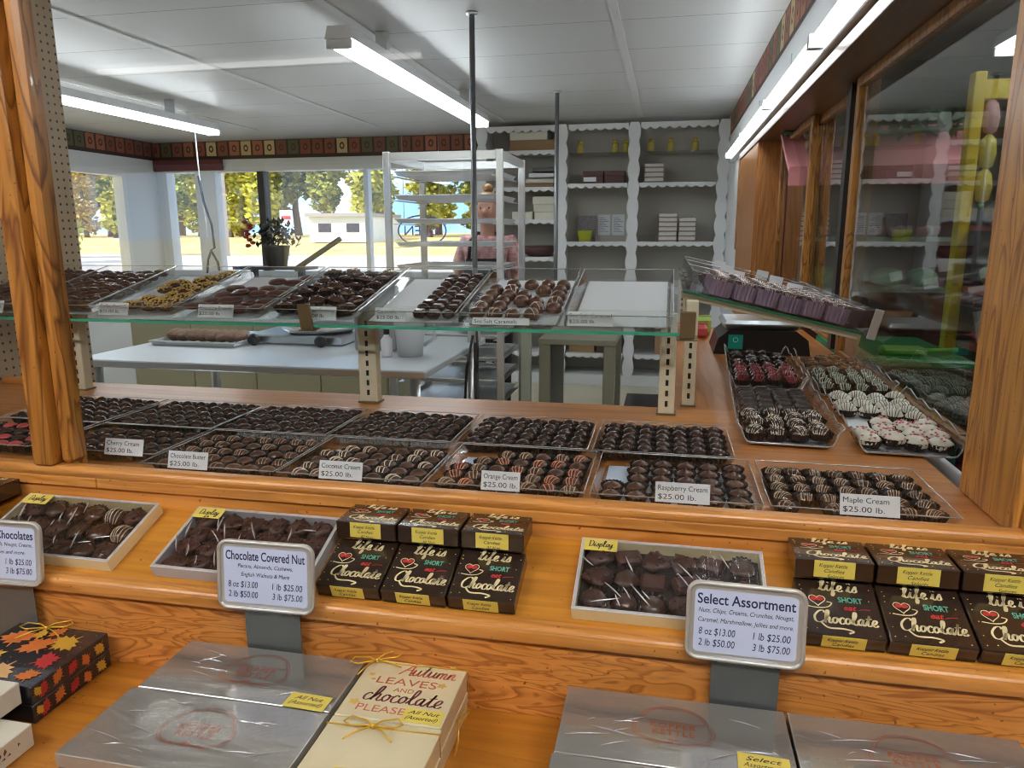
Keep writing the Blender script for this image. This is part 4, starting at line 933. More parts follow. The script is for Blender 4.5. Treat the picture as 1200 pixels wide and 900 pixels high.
for k in range(3):
    y = .012+k*.39; t = tray(sl[k], MS @ Vector((.01, y, .0008)), (0, TB, 0), .425, .375, h=.052, flare=.004)
    M = MS @ Matrix.Translation((.01, y, .004))
    fill(M, (0, TB, 0), .055, .40, .008, .365 if k == 0 else .20, 6, 6 if k == 0 else 3, 'purple' if k == 0 else 'nutc', ('nearest', 'middle', 'farthest')[k]+' side shelf tray', 'candies in the %s side shelf tray' % ('nearest', 'middle', 'farthest')[k], jit=.001)
    for q in range(2): MB().box(0, .045, -.001, 0, 0, .035).build('price_tag', PAPERW, t, (.12+.17*q, .370, .03), (-.1, 0, 0))
# ------------------------------------------------------------------ wavy trays on the right-hand counter
def boat(label, loc, rz, w_, d_):
    t = thing('scroll_tray', label, 'tray', loc, (0, 0, rz)); n = 14; mb = MB(); prof = [(-.004, .040), (.004, .030), (.010, .012), (.016, .003), (.022, .001), (w_-.022, .001), (w_-.016, .003), (w_-.010, .012), (w_-.004, .030), (w_+.004, .040)]
    for th, flip in ((0, 0), (.002, 1)):
        vs = []
        for j in range(n+1):
            y = d_*j/n; ease = max(0, 1-min(j, n-j)/1.5)
            for x, z in prof: vs.append((x, y, z*(1+.12*math.sin(j*2.1))+th+.006*ease))
        k = len(prof); fs = [(j*k+i, j*k+i+1, (j+1)*k+i+1, (j+1)*k+i) for j in range(n) for i in range(k-1)]
        mb.add(vs, [f[::-1] for f in fs] if not flip else fs, 0, True)
    mb.build('tray_body', ACRYL, t); rim = mat('tray rim', (.7, .7, .7))
    for y in (0, d_): MB().tube([(x, y, z*1.0+.0075) for x, z in prof], .0018, 5).build('rim', rim, t)
    for sx in (0, -1): MB().tube([(prof[sx][0], d_*j/n, prof[sx][1]*(1+.12*math.sin(j*2.1))+.002+.006*max(0, 1-min(j, n-j)/1.5)) for j in range(n+1)], .0016, 5).build('rim', rim, t)
    MB().box(.022, w_-.022, .01, d_-.01, .0035, .0042).build('paper_liner', PAPERW if 'white' in label else LW_, t)
    return t
def bfill(loc, rz, *a, **k): fill(Matrix.Translation((loc[0], loc[1], loc[2]+.0045)) @ Matrix.Rotation(rz, 4, 'Z'), (0, 0, rz), *a, **k)
RZ = -.045
la = (.155, 1.525, TOPZ+.0006); boat('clear scroll tray of striped and square dark chocolates, near left on the side counter', la, RZ, .195, .53)
bfill(la, RZ, .012, .185, .012, .22, 4, 4, 'strbig', 'near left scroll tray', 'large striped chocolates', jit=.003, pile=.01)
bfill(la, RZ, .014, .183, .25, .51, 4, 8, 'darksq', 'near left scroll tray', 'dark squares', jit=.001, pile=.004)
lb_ = (.180, 2.085, TOPZ+.0006); boat('clear scroll tray of red striped chocolates, far left on the side counter', lb_, RZ, .195, .56)
bfill(lb_, RZ, .012, .185, .02, .26, 4, 5, 'redstr', 'far left scroll tray', 'red striped chocolates', jit=.003, pile=.008)
bfill(lb_, RZ, .012, .185, .30, .54, 4, 5, 'darkcl', 'far left scroll tray', 'dark clusters', jit=.004, pile=.012)
RZ2 = -.24
lc = (.352, 1.480, TOPZ+.0006)
RZ2 = -.06
lc = (.372, 1.500, TOPZ+.0006); boat('clear scroll tray of white chocolates, near right on the side counter', lc, RZ2, .195, .50)
bfill(lc, RZ2, .012, .185, .025, .20, 4, 4, 'whitepink', 'near right scroll tray', 'sprinkled white chocolates', {(0, 2), (0, 3)}, jit=.003, pile=.008)
bfill(lc, RZ2, .012, .185, .24, .48, 4, 5, 'whitestr', 'near right scroll tray', 'striped white chocolates', {(0, 0), (1, 0)}, jit=.003, pile=.008)
ld = (.392, 2.03, TOPZ+.0006); boat('clear scroll tray of green striped and almond candies, far right on the side counter', ld, RZ2, .195, .56)
bfill(ld, RZ2, .012, .185, .015, .27, 4, 5, 'greenstr', 'far right scroll tray', 'green striped chocolates', jit=.003, pile=.008)
bfill(ld, RZ2, .012, .185, .31, .54, 4, 5, 'almond', 'far right scroll tray', 'almond clusters', jit=.004, pile=.014)
# ------------------------------------------------------------------ scale
sc = thing('kitchen_scale', 'black counter scale with steel platter and teal sticker', 'scale', (.335, 2.72, TOPZ+.001))
mb = MB(); prof = [(-.165, 0), (.165, 0), (.155, .055), (.115, .085), (-.115, .085), (-.150, .055)]
mb.prism(prof, .28, 0, Matrix(((1, 0, 0, 0), (0, 0, 1, 0), (0, 1, 0, 0), (0, 0, 0, 1)))); mb.build('body', BLACK, sc)
MB().box(-.135, .135, .02, .26, .088, .118, bev=.012).build('platter', STEEL, sc)
B('sticker', -.115, -.065, -.0015, -.0003, .02, .070, mat('teal sticker', (.0, .36, .28), .4), sc)
MB().tube([(-.09+.008*math.cos(a*PI/8), -.002, .052+.008*math.sin(a*PI/8)) for a in range(16)], .0008, 4, closed=True).build('emblem', PAPERW, sc)
for k, (c, lab) in enumerate((((.75, .12, .12), 'pink candy packet on the side counter behind the scale'), ((.45, .6, .12), 'green candy packet behind the pink one'))):
    t = thing('candy_packet', lab, 'packet', (.10+.02*k, 3.12+.12*k, TOPZ+.001)); MB().box(-.07, .07, 0, .1, 0, .05+.02*k, bev=.012).build('bag', mat('packet%d' % k, c, .3), t)
    B('seal', -.072, .072, .045, .055, .051+.02*k, .056+.02*k, mat('packet%d' % k, c), t)
# ------------------------------------------------------------------ boxes on the sloping step shelf
TSH = (PHI, 0, 0)
CREAMT = mat('cream print', (.80, .70, .42), .45); TEAL = mat('teal print', (.10, .42, .32), .45); REDP = mat('red print', (.55, .03, .035), .45); BOXBR = mat('dark brown gift box', (.032, .018, .012), .25, coat=.6)
def arcpts(cx, cy, r, a0, a1, n=10, ky=1): return [(cx+r*math.cos(math.radians(a0+(a1-a0)*i/n)), cy+r*ky*math.sin(math.radians(a0+(a1-a0)*i/n))) for i in range(n+1)]
def life_print(w_, d_, ky):
    mb = MB(); z = .0003; k = w_/.1
    script(mb, 'life is', .004*k, d_-.022*ky, .050*k, z, .0023, 0, ky=1.0*ky)
    script(mb, 'Chocolate', .004*k, .020*ky, .080*k, z, .0023, 0, ky=1.0*ky)
    ribbon(mb, [(x, y) for x, y in catmull([(-.026*k, .020*ky), (-.018*k, .012*ky), (0, .012*ky), (.012*k, .009*ky), (.006*k, .005*ky)], 6)], .0026, z, 0, 0)
    hy = d_-.040*ky; hx = -.026*k; s_ = .0105*k
    hp = [(hx+s_*.0625*16*math.sin(t)**3, hy+s_*ky*.0625*(13*math.cos(t)-5*math.cos(2*t)-2*math.cos(3*t)-math.cos(4*t))) for t in [2*PI*i/28 for i in range(29)]]
    ribbon(mb, hp, .0013, z, 0, 0)
    hp2 = [(hx+(x-hx)*.8, hy+(y-hy)*.8) for x, y in hp[:-1]]
    hp2 = [(x, y if y > hy-.001 else hy-.001+.0008*math.sin(x*900)) for x, y in hp2]
    mb.add([(hx, hy, z)]+[(x, y, z) for x, y in hp2], [(0, i+1, (i+1) % 28+1) for i in range(28)], 2)
    ribbon(mb, catmull([(hx-.014*k, hy-.012*ky), (hx, hy-.0135*ky), (hx+.012*k, hy-.011*ky), (hx+.018*k, hy-.004*ky), (hx+.012*k, hy-.002*ky)], 5), .0016, z, 0, 0)
    rnd = random.Random(5)
    for q in range(34):
        x, y = rnd.uniform(-.046*k, .046*k), rnd.uniform(.004, d_-.004)
        if abs(x-.004*k) < .036*k and .008 < y < d_-.008: continue
        mb.add([(x+.0009*math.cos(a), y+.0009*math.sin(a), z) for a in (0, 1.05, 2.1, 3.14, 4.19, 5.24)], [(0, 1, 2, 3, 4, 5)], 3)
    ribbon(mb, catmull([(.024*k, hy-.013*ky), (.031*k, hy-.011*ky), (.040*k, hy-.0105*ky)], 4), .0010, z, 2, 0)
    return mb.mesh('lettering', [CREAMT, TEAL, REDP, GOLD])
HANDI = dict(shear=.35)
def giftbox(label, loc, rot, w_, d_, h, print_me, lines, ky, grp):
    t = thing('gift_box', label, 'box', loc, rot, grp)
    MB().box(-w_/2, w_/2, 0, d_, 0, h, bev=.0016).build('box_body', BOXBR, t)
    link('top_print', print_me, t, (0, 0, h))
    k = w_/.1; text('SHORT', .0125*k, TEAL, t, (.016*k, d_-.041*ky, h+.0003), (0, 0, 0), bold=.0004, wide=.030*k); text('eat', .012*k, REDP, t, (.014*k, d_-.054*ky, h+.0003), (0, 0, 0), shear=.3, bold=.0003, wide=.016*k)
    g = MB().box(-.026*k, .026*k, -.0007, -.0001, .003, h-.001).build('gold_label', GOLD, t, (.0, 0, 0))
    for q, s in enumerate(lines): text(s, .0075*k, INK, g, (-.002+.002*q, -.0009, h-.010-.0078*q), STAND, wide=(.036, .026, .022)[q]*k, **HANDI)
    return t
LP1 = life_print(.0975, .098, 1.0); LP2 = life_print(.0975, .075, .72)
for grp, x0, pw, names in (('dark printed gift boxes in the middle', -.489, .1, ('left', 'middle', 'right')), ('dark printed gift boxes on the right', .185, .1045, ('left', 'middle', 'right'))):
    place = 'beside the covered nut box' if x0 < 0 else 'right of the Select Assortment sign'
    for k in range(3):
        giftbox('dark brown printed chocolate box, %s of the lower row %s' % (names[k], place), MSH @ Vector((x0+pw*(k+.5), .004, .0008)), TSH, pw-.003, .098, .0245, LP1, ('Kopper Kettle', 'Candies'), 1.0, grp)
        giftbox('dark brown printed chocolate box, %s of the upper row %s' % (names[k], place), (x0+pw*(k+.5)-.001, 1.000, 1.1165), (0, 0, 0), pw-.004, .0725, .028, LP2, ('Kopper Kettle', 'Candies', 'All Nuts' if x0 < 0 else 'Selects'), .72, grp)
giftbox('dark printed chocolate box at the far left edge, lower one', MSH @ Vector((-1.185, .004, .0008)), TSH, .098, .098, .0245, LP1, ('Kopper Kettle', 'Candies'), 1.0, None)
giftbox('dark printed chocolate box at the far left edge, upper one', (-1.186, 1.000, 1.1165), (0, 0, 0), .098, .0725, .028, LP2, ('Kopper Kettle', 'Candies', 'All Nuts'), .72, None)
BOXY = mat('pale yellow box side', (.84, .72, .42), .5); BOXW = mat('white box edge', (.76, .76, .78), .5); BOXG = mat('silver grey box side', (.50, .50, .54), .4)
GLINT = mat('film crease glint', (.85, .84, .9), .08, .6)  # pale streaks painted as glints along the film's creases
def displaybox(label, x0, x1, sidem, kinds, where, grp, seed):
    w_, d_, h = x1-x0, .140, .021
    t = thing('display_box', label, 'box', MSH @ Vector(((x0+x1)/2, .009, .0008)), TSH); th = .005; a = w_/2
    vs = []; fs = []
    mb = MB(); mb.box(-a, a, 0, th, 0, h-.001); mb.box(-a, a, d_-th, d_, 0, h-.001); mb.box(-a, -a+th, th, d_-th, 0, h-.001); mb.box(a-th, a, th, d_-th, 0, h-.001); mb.build('box_tray', sidem, t); B('box_pad', -a+th+.0003, a-th-.0003, th+.0003, d_-th-.0003, .0003, .002, DARK, t)
    mb = MB(); mb.box(-a, a, 0, th, h-.0009, h); mb.box(-a, a, d_-th, d_, h-.0009, h); mb.box(-a, -a+th, th, d_-th, h-.0009, h); mb.box(a-th, a, th, d_-th, h-.0009, h); mb.build('box_edge', BOXW, t)
    M = MSH @ Matrix.Translation(((x0+x1)/2, .009, .0035))
    rnd = random.Random(seed); nx, ny = 6, 3 if seed != 2 else 4
    for j in range(ny):
        for i in range(nx):
            kd = rnd.choice(kinds); px = -a+th+.004+(w_-2*th-.008)*(i+.5)/nx+rnd.uniform(-.002, .002); py = th+.003+(d_-2*th-.006)*(j+.5)/ny+rnd.uniform(-.002, .002)
            o = put(kd, M @ Vector((px, py, 0)), TSH, '%s, %s from left in %s of %s' % (KINDS[kd][3], ORD[i] if i < nx-1 else 'last', rowname(j, ny), where), grp)
            for c in o.children: c.scale = (1, 1, .8)
            o.rotation_euler.z = rnd.uniform(-.5, .5)
    mb = MB(); mb.box(-a+.001, a-.001, .001, d_-.001, h+.0003, h+.0007); 
    for q in range(15):
        x, y = rnd.uniform(-a*.85, a*.7), rnd.uniform(.01, d_*.75); l = rnd.uniform(.015, .05); an = rnd.choice((2.2, 2.0, 1.9, .2))+rnd.uniform(-.25, .25)
        pts = catmull([(x, y), (x+l*.5*math.cos(an)+rnd.uniform(-.002, .002), y+l*.5*math.sin(an)), (x+l*math.cos(an), min(d_-.004, y+l*math.sin(an)))], 5); n = len(pts)
        mb.tube([(px, min(py, d_-.004), h+.0009) for px, py in pts], [.0003+.0010*math.sin(PI*i/(n-1)) for i in range(n)], 5, 1)
    mb.build('shrink_film', [FILM, GLINT], t)
    g = MB().box(0, .050, -.024, 0, 0, .0003).build('display_label', GOLD, t, (-a+.004, d_-.003, h+.0012))
    l = MB(); script(l, 'Display', .025, -.016, .036, .0005, .0012, 0); l.build('lettering', INK, g)
    return t
KINDS['boxround'] = ([cream(.0205, .0195, .0165, [MDCH, IVORY], 0, s, z0=.002, flat=.7) for s in range(2)]+[cluster(.0195, .019, .0085, MDCH, 44, rough=.12)], None, 'boxed_chocolate', 'round brown chocolate', 1)
KINDS['boxblock'] = ([blockm(.038, .025, .0165, mat('reddish chocolate', (.085, .032, .022)), 0)], None, 'boxed_chocolate', 'oblong brown chocolate', .3)
KINDS['boxstr'] = ([cream(.0205, .0195, .0165, [MDCH, IVORY], 5, s, z0=.002, wd=.0008) for s in range(2)], None, 'boxed_chocolate', 'striped chocolate', 1)
KINDS['boxnut'] = ([cluster(.0205, .0185, .0085, mat('reddish chocolate', (.08, .03, .02)), s, 8, None, .28) for s in range(4)], None, 'boxed_chocolate', 'lumpy nut chocolate', 3)
for k_ in ('boxround',): KINDS[k_] = (KINDS[k_][0], C_STD, *KINDS[k_][2:])
displaybox('open cream box of assorted chocolates under film, labelled Display, behind Select Assortment sign', -.112, .150, BOXY, ['boxround', 'boxround', 'boxblock', 'boxnut'], 'Display labelled assortment box', 'chocolates in the assortment box', 1)
displaybox('open silver box of nut chocolates under film, behind the Chocolate Covered Nut sign', -.766, -.504, BOXG, ['boxnut', 'boxnut', 'boxnut'], 'covered nut box', 'chocolates in the covered nut box', 2)
displaybox('open pale yellow box of chocolates under film, labelled Display, at far left', -1.104, -.842, BOXY, ['boxround', 'boxround', 'boxstr', 'boxnut'], 'leftmost display box', 'chocolates in the leftmost display box', 3)
# ------------------------------------------------------------------ price signs in silver frames
FRAME = mat('silver sign frame', (.66, .66, .64), .3, .5); SIGNW = mat('sign card', (.66, .75, 1.0), .5); FOIL = mat('silver foil strip', (.20, .22, .22), .2, .6, bump=.3, bscale=18)
def rrect(w_, h_, r, n=6):
    p = []
    for cx, cy, a0 in ((w_/2-r, h_/2-r, 0), (-w_/2+r, h_/2-r, 90), (-w_/2+r, -h_/2+r, 180), (w_/2-r, -h_/2+r, 270)): p += arcpts(cx, cy, r, a0, a0+90, n)
    return p
def sign(label, cx, y, z0, w_, h_, title, small, prices, yaw, tk=.86):
    t = thing('price_sign', label, 'sign', (cx, y, SH3+.001), (0, 0, yaw)); zc = z0+h_/2-SH3-.001
    MX = Matrix.Rotation(PI/2, 4, 'X')
    top = Matrix.Translation((0, -.004, zc)) @ Matrix.Rotation(-.10, 4, 'X') @ MX
    MB().prism(rrect(w_, h_, .016), .004, 0, top, -.004).build('frame', FRAME, t)
    po = rrect(w_-.004, h_-.004, .014)
    MB().tube([tuple(top @ Vector((x, yy, .0005))) for x, yy in po], .0028, 6, closed=True).build('frame_rim', FRAME, t)
    c = MB().prism(rrect(w_-.020, h_-.020, .006), .0004, 0, top, .0002).build('card', SIGNW, t)
    def tx(s, size, x, yy, al='CENTER', wide=None, **k):
        o = text(s, size, BINK, c, (0, 0, 0), align=al, wide=wide, **k); o.matrix_local = top @ Matrix.Translation((x, yy, .0008))
    iw = w_-.024
    tx(title, .0190, 0, h_*.5-.0285, wide=iw*tk, bold=.00025)
    for k, s in enumerate(small): tx(s, .0085, 0, h_*.5-.040-.0125*k, wide=min(iw*.95, len(s)*.0034), shear=.25)
    for k, (a, b_) in enumerate(prices):
        tx(a, .0135, -iw*.28, -h_*.5+.0335-.0148*k, wide=iw*.37, shear=.12); tx(b_, .0135, iw*.27, -h_*.5+.0335-.0148*k, wide=iw*.37, shear=.12)
    B('clip', -w_*.22, w_*.26, -.009, -.0045, zc-h_/2-.002, zc-h_/2+.007, mat('clear clip', (.62, .68, .78), .2), t)
    nw = w_*.29; B('neck', -nw+.004, nw+.004, .0, .0012, .0005, zc-h_*.3, FOIL, t)
    return t
PR = (('8 oz $13.00', '1 lb $25.00'), ('2 lb $50.00', '3 lb $75.00'))
sign('silver framed Select Assortment price sign', .1125, .899, 1.043, .145, .103, 'Select Assortment', ('Nuts, Chips, Creams, Crunches, Nougat,', 'Caramel, Marshmallow, Jellies and more.'), PR, -.02, .98)
sign('silver framed Chocolate Covered Nut price sign', -.551, .899, 1.043, .149, .103, 'Chocolate Covered Nut', ('Pecans, Almonds, Cashews,', 'English Walnuts & More'), PR, .03, .98)
sign('silver framed Chocolates price sign cut by the left picture edge', -1.008, .899, 1.040, .148, .103, 'Assorted Chocolates', ('Nuts, Chips, Caramels, Nougat, Creams,', 'Crunches, Jellies and more.'), PR, .05, .98)
# ------------------------------------------------------------------ boxes on the lowest shelf
SILV = mat('silver box lid', (.44, .435, .41), .2, .45, coat=.5); SILS = mat('silver box side', (.34, .34, .35), .35, .3); SILD = mat('dark box base', (.10, .10, .09), .4); COPP = mat('copper print', (.30, .075, .035), .45)
def kettle_logo(s=1):
    mb = MB(); z = .0003
    for o_ in (0, .0035*s):
        body = catmull([(-.036*s-o_, .010*s), (-.040*s-o_, -.004*s), (-.030*s-o_, -.018*s-o_*.5), (0, -.022*s-o_*.5), (.030*s+o_, -.018*s-o_*.5), (.040*s+o_, -.004*s), (.036*s+o_, .010*s)], 5)
        ribbon(mb, body, .0010*s, z, 0, 0)
        ribbon(mb, catmull([(-.034*s-o_, .013*s), (-.026*s-o_, .026*s), (-.012*s, .033*s+o_), (.012*s, .033*s+o_), (.026*s+o_, .026*s), (.034*s+o_, .013*s)], 5), .0010*s, z, 0, 0)
    ribbon(mb, [(-.036*s, .012*s), (.036*s, .012*s)], .0010*s, z, 0, 0)
    for x in (-.022*s, .018*s): ribbon(mb, [(x, -.024*s), (x+.002*s, -.028*s), (x+.006*s, -.024*s)], .0010*s, z, 0, 0)
    return mb.mesh('kettle_emblem', COPP)
KLOGO = kettle_logo(1.15)
def silver(label, x0, x1, y0, y1, z, h, top=True, lab=None, laboff=(.09, -.05), grp=None):
    w_, d_ = x1-x0, y1-y0; t = thing('silver_box', label, 'box', ((x0+x1)/2, y0, z), group=grp)
    MB().box(-w_/2+.002, w_/2-.002, .002, d_-.002, 0, h*.45).build('box_base', SILD, t)
    MB().box(-w_/2, w_/2, 0, d_, h*.45+.0002, h, bev=.0005).build('lid', SILV, t)
    if top:
        e = link('emblem', KLOGO, t, (0, d_*.52, h)); e.scale = (1, 1.0, 1)
        for k, s in enumerate(('KOPPER', 'KETTLE', 'EST')): text(s, .0135 if k < 2 else .006, COPP, e, (0, .001-.0125*k, .0003), spacing=1.2, bold=.0003, wide=(.056, .050, .012)[k])
        rnd = random.Random(len(label)); mb = MB().box(-w_/2+.0015, w_/2-.0015, .0015, d_-.0015, h+.0008, h+.0011)
        for q in range(11):
            sx = rnd.choice((-1, -1, 1)); x, y = sx*rnd.uniform(.045, w_/2-.035), rnd.uniform(.02, d_-.02); l = rnd.uniform(.012, .055); an = rnd.choice((-.25, -.1, .12, .5))+rnd.uniform(-.12, .12)
            n = 7; mb.tube([(x-l/2*math.cos(an)+l*math.cos(an)*i/(n-1), y+l*math.sin(an)*(i/(n-1)-.5)+.0012*math.sin(PI*i/(n-1)), h+.0012) for i in range(n)], [.00015+.0008*math.sin(PI*i/(n-1))**2 for i in range(n)], 5, 1)
        mb.build('plastic_wrap', [FILMW, GLINT], t)
    if lab:
        g = MB().box(0, .058, 0, .030, 0, .0003).build('gold_label', GOLD, t, (w_/2-laboff[0], d_*.5+laboff[1], h+.0015), (0, 0, -.04))
        for k, s in enumerate(lab): text(s, .0105, INK, g, (.029, .0175-.0105*k, .0005), wide=.040 if k == 0 else .046, **HANDI)
    return t
FILMW = clear('plastic wrap', (.97, .97, .97), 1.45, .06, .16, 12, (.6, 1.5, 1))
H2 = .0328
def pair(label, *a, **k):
    x0, x1, y0, y1 = a
    silver('lower '+label, x0, x1, y0, y1, SH3+.0006, H2, False); silver('upper '+label, x0, x1, y0, y1, SH3+H2+.0014, H2, True, **k)
pair('silver box behind, right under the Chocolate Covered Nut sign', -.680, -.402, .776, .893, lab=('All Nut', '(Assorted)'), laboff=(.066, -.06))
pair('silver box in front of the covered nut sign, by the cream boxes', -.686, -.402, .640, .773)
pair('silver box right under the Select Assortment sign', -.110, .166, .762, .893, lab=('Select', 'Assortment'), laboff=(.066, -.055))
pair('silver box at the bottom edge, in front of the Select Assortment box', -.112, .166, .615, .759)
pair('silver box in the bottom right corner', .170, .434, .762, .893)
AUT = mat('cream autumn box', (.72, .64, .42), .35, coat=.3, var=.05); SALM = mat('salmon print', (.62, .16, .10), .5); CHOCP = mat('plum brown print', (.14, .04, .045), .5); LEAFY = mat('yellow leaf print', (.72, .46, .12), .5)
def cord_bow(t, x, y, z, r=.022, yaw=0):
    mb = MB(); c, s = math.cos(yaw), math.sin(yaw)
    def P(u, v, w_): return (x+c*u-s*v, y+s*u+c*v, z+w_)
    for sx in (-1, 1):
        mb.tube([P(*q) for q in [(0, 0, .003), (sx*.35*r, .2*r, .006), (sx*r, .35*r, .007), (sx*1.25*r, .05*r, .006), (sx*.9*r, -.15*r, .005), (sx*.3*r, -.05*r, .004), (0, 0, .003)]], .0011, 6)
        mb.tube([P(*q) for q in [(0, 0, .003), (sx*.5*r, -.4*r, .004), (sx*1.0*r, -.9*r, .003)]], .0011, 6)
    mb.lathe([(0, -.002), (.003, 0), (.003, .004), (0, .006)], 8, M=Matrix.Translation((x, y, z)))
    return mb.build('gold_bow', GOLDC, t)
def autumn(label, x0, x1, y0, y1, z, h, front, lab, bow, side_bow=False):
    w_, d_ = x1-x0, y1-y0; t = thing('cream_gift_box', label, 'box', ((x0+x1)/2, y0, z))
    MB().box(-w_/2, w_/2, 0, d_, 0, h*.5, bev=.001).build('box_base', AUT, t); MB().box(-w_/2-.001, w_/2+.001, -.001, d_+.001, h*.5+.0004, h, bev=.0012).build('lid', AUT, t)
    if front:
        mb = MB(); script(mb, 'Autumn', .020, d_-.028, .080, .0003, .0022, 0); mb.build('lettering', SALM, t, (0, 0, h))
        text('LEAVES', .021, SALM, t, (-.002, d_-.052, h+.0003), wide=.085); text('AND', .012, SALM, t, (0, d_-.067, h+.0003), wide=.028)
        mb = MB(); script(mb, 'chocolate', .004, d_-.090, .108, .0003, .0024, 0); mb.build('lettering', CHOCP, t, (0, 0, h))
        text('PLEASE', .019, SALM, t, (-.016, d_-.112, h+.0003), wide=.066)
        mb = MB()
        for x, y, s in ((.050, .125, .007), (.047, .082, .008), (-.056, .090, .006), (-.050, .080, .004), (.020, .074, .004), (-.056, .028, .009)):
            mb.add([(x+s*(1 if k % 2 == 0 else .55)*math.cos(k*PI/5), y+s*.8*(1 if k % 2 == 0 else .55)*math.sin(k*PI/5), .0003) for k in range(10)], [tuple(range(10))])
        mb.build('leaf_print', LEAFY, t, (0, 0, h))
    if lab:
        g = MB().box(0, .052, 0, .026, 0, .0003).build('gold_label', GOLD, t, (lab[2], lab[3], h+.0004))
        for k, s in enumerate(lab[:2]): text(s, .010, INK, g, (.026, .0155-.0105*k, .0005), wide=.042, **HANDI)
    if bow: cord_bow(t, bow[0], bow[1], h+.001, .03, bow[2])
    if bow: MB().tube([(-w_/2-.002, bow[1]-.002, .002), (-w_/2-.002, bow[1]-.002, h+.001), (bow[0], bow[1], h+.0015), (w_/2+.002, bow[1]+.004, h+.001), (w_/2+.002, bow[1]+.004, .002)], .0009, 6).build('gold_cord', GOLDC, t)
    return t
autumn('lower cream autumn gift box of the back stack', -.394, -.254, .776, .901, SH3+.0006, .0325, False, None, None)
autumn('cream box printed Autumn leaves and chocolate please, gold bow', -.394, -.254, .776, .901, SH3+.0342, .0325, True, ('All Nut', '(Assorted)', .016, .002), (-.060, .118, .5))
autumn('lower cream gift box of the stack at the bottom edge', -.394, -.252, .640, .772, SH3+.0006, .0325, False, None, None)
autumn('plain cream gift box with gold bow at the bottom edge', -.394, -.252, .640, .772, SH3+.0342, .0325, False, ('Kopper Kettle', 'Candies', -.03, .02), (-.012, .118, .1))
o = thing('gold_tie', 'gold cord bow hanging on the right side of the autumn box', 'cord', (-.2495, .83, SH3+.03))
MB().tube([(.002, 0, .01), (.010, .01, .02), (.014, .022, .012), (.008, .012, .004), (.003, 0, .008), (.006, -.012, -.012), (.004, -.022, -.026)], .0012, 6).build('loop', GOLDC, o); MB().lathe([(0, -.003), (.003, 0), (0, .004)], 8, M=Matrix.Translation((.003, 0, .009))).build('knot', GOLDC, o)
autumn('cream gift box with gold bow cut off by the right picture edge', .442, .58, .776, .901, SH3+.0006, .0325, False, None, (-.055, .118, .4))
# maple-leaf boxes and white boxes on the left
NAVY = mat('navy leaf box', (.020, .018, .022), .25, coat=.5)
LC = [mat('leaf gold', (.62, .36, .04), .5), mat('leaf orange', (.62, .17, .035), .5), mat('leaf red', (.45, .03, .03), .5), mat('leaf tan', (.62, .38, .16), .5)]
def mapleleaf(s):
    half = [(0, 1.0), (.12, .72), (.30, .80), (.27, .52), (.62, .62), (.58, .40), (.95, .30), (.66, .10), (.74, -.08), (.36, -.10), (.42, -.32), (.06, -.28), (.03, -.65)]
    p = half+[(-x, y) for x, y in half[::-1]]; return [(x*s, y*s) for x, y in p]
def flat_poly(mb, pts, mi, M):
    c = (0, .15*max(abs(y) for x, y in pts)); n = len(pts); mb.add([(c[0], c[1], 0)]+[(x, y, 0) for x, y in pts], [(0, i+1, (i+1) % n+1) for i in range(n)], mi, False, M)
def leafbox(label, x0, x1, y0, y1, z, h, seed, bow):
    w_, d_ = x1-x0, y1-y0; t = thing('leaf_gift_box', label, 'box', ((x0+x1)/2, y0, z)); MB().box(-w_/2, w_/2, 0, d_, 0, h, bev=.0012).build('box_body', NAVY, t)
    rnd = random.Random(seed); mb = MB(); top = Matrix.Translation((0, 0, h+.0003))
    for k, (x, y, s, a, c) in enumerate(((.046, .112, .030, 2.6, 0), (.048, .058, .026, -1.0, 2), (.010, .088, .032, .8, 1), (.006, .030, .034, 2.9, 3), (-.04, .10, .032, .2, 1), (.012, .130, .018, 1.2, 1), (-.045, .055, .028, 4, 0), (.058, .020, .020, .4, 1), (-.01, .122, .016, 2, 0), (-.06, .02, .02, 1, 2))):
        flat_poly(mb, mapleleaf(min(s, (w_/2-abs(x))*1.25, (d_-y)*1.2, y*1.4)), c, top @ Matrix.Translation((x-.004, y, .0001*k)) @ Matrix.Rotation(a, 4, 'Z'))
    for q in range(40): x, y = rnd.uniform(-w_/2+.004, w_/2-.004), rnd.uniform(.004, d_-.004); mb.add([(x+.001*math.cos(a), y+.001*math.sin(a), h+.0002) for a in (0, 1.5, 3, 4.5)], [(0, 1, 2, 3)], 0)
    mb.build('leaf_print', LC, t)
    sb = MB(); side = Matrix(((0, 0, 1, w_/2+.0003), (1, 0, 0, 0), (0, 1, 0, 0), (0, 0, 0, 1)))
    for k, (y, zz, s, a, c) in enumerate(((.022, .010, .016, 1.2, 2), (.048, .016, .016, 1.0, 1), (.075, .012, .014, .9, 2), (.100, .012, .013, 2.0, 1), (.127, .016, .016, 2.4, 0), (.008, .02, .010, -1, 0))):
        flat_poly(sb, mapleleaf(min(s, h*.52)), c, side @ Matrix.Translation((y, min(max(zz, h*.45), h*.55), .0001*k)) @ Matrix.Rotation(a, 4, 'Z'))
    sb.build('side_leaf_print', LC, t)
    if bow: cord_bow(t, -.02, d_-.012, h+.001, .032, .3)
    return t
leafbox('lower dark box with autumn leaves on the lowest shelf', -.995, -.834, .756, .902, SH3+.0006, .0275, 1, False)
leafbox('upper dark box with autumn leaves and gold bow, lowest shelf', -.995, -.834, .756, .902, SH3+.0290, .0275, 2, True)
WBX = mat('ivory gift box', (.72, .70, .60), .35); SPR = mat('brown sprig print', (.16, .06, .04), .6)
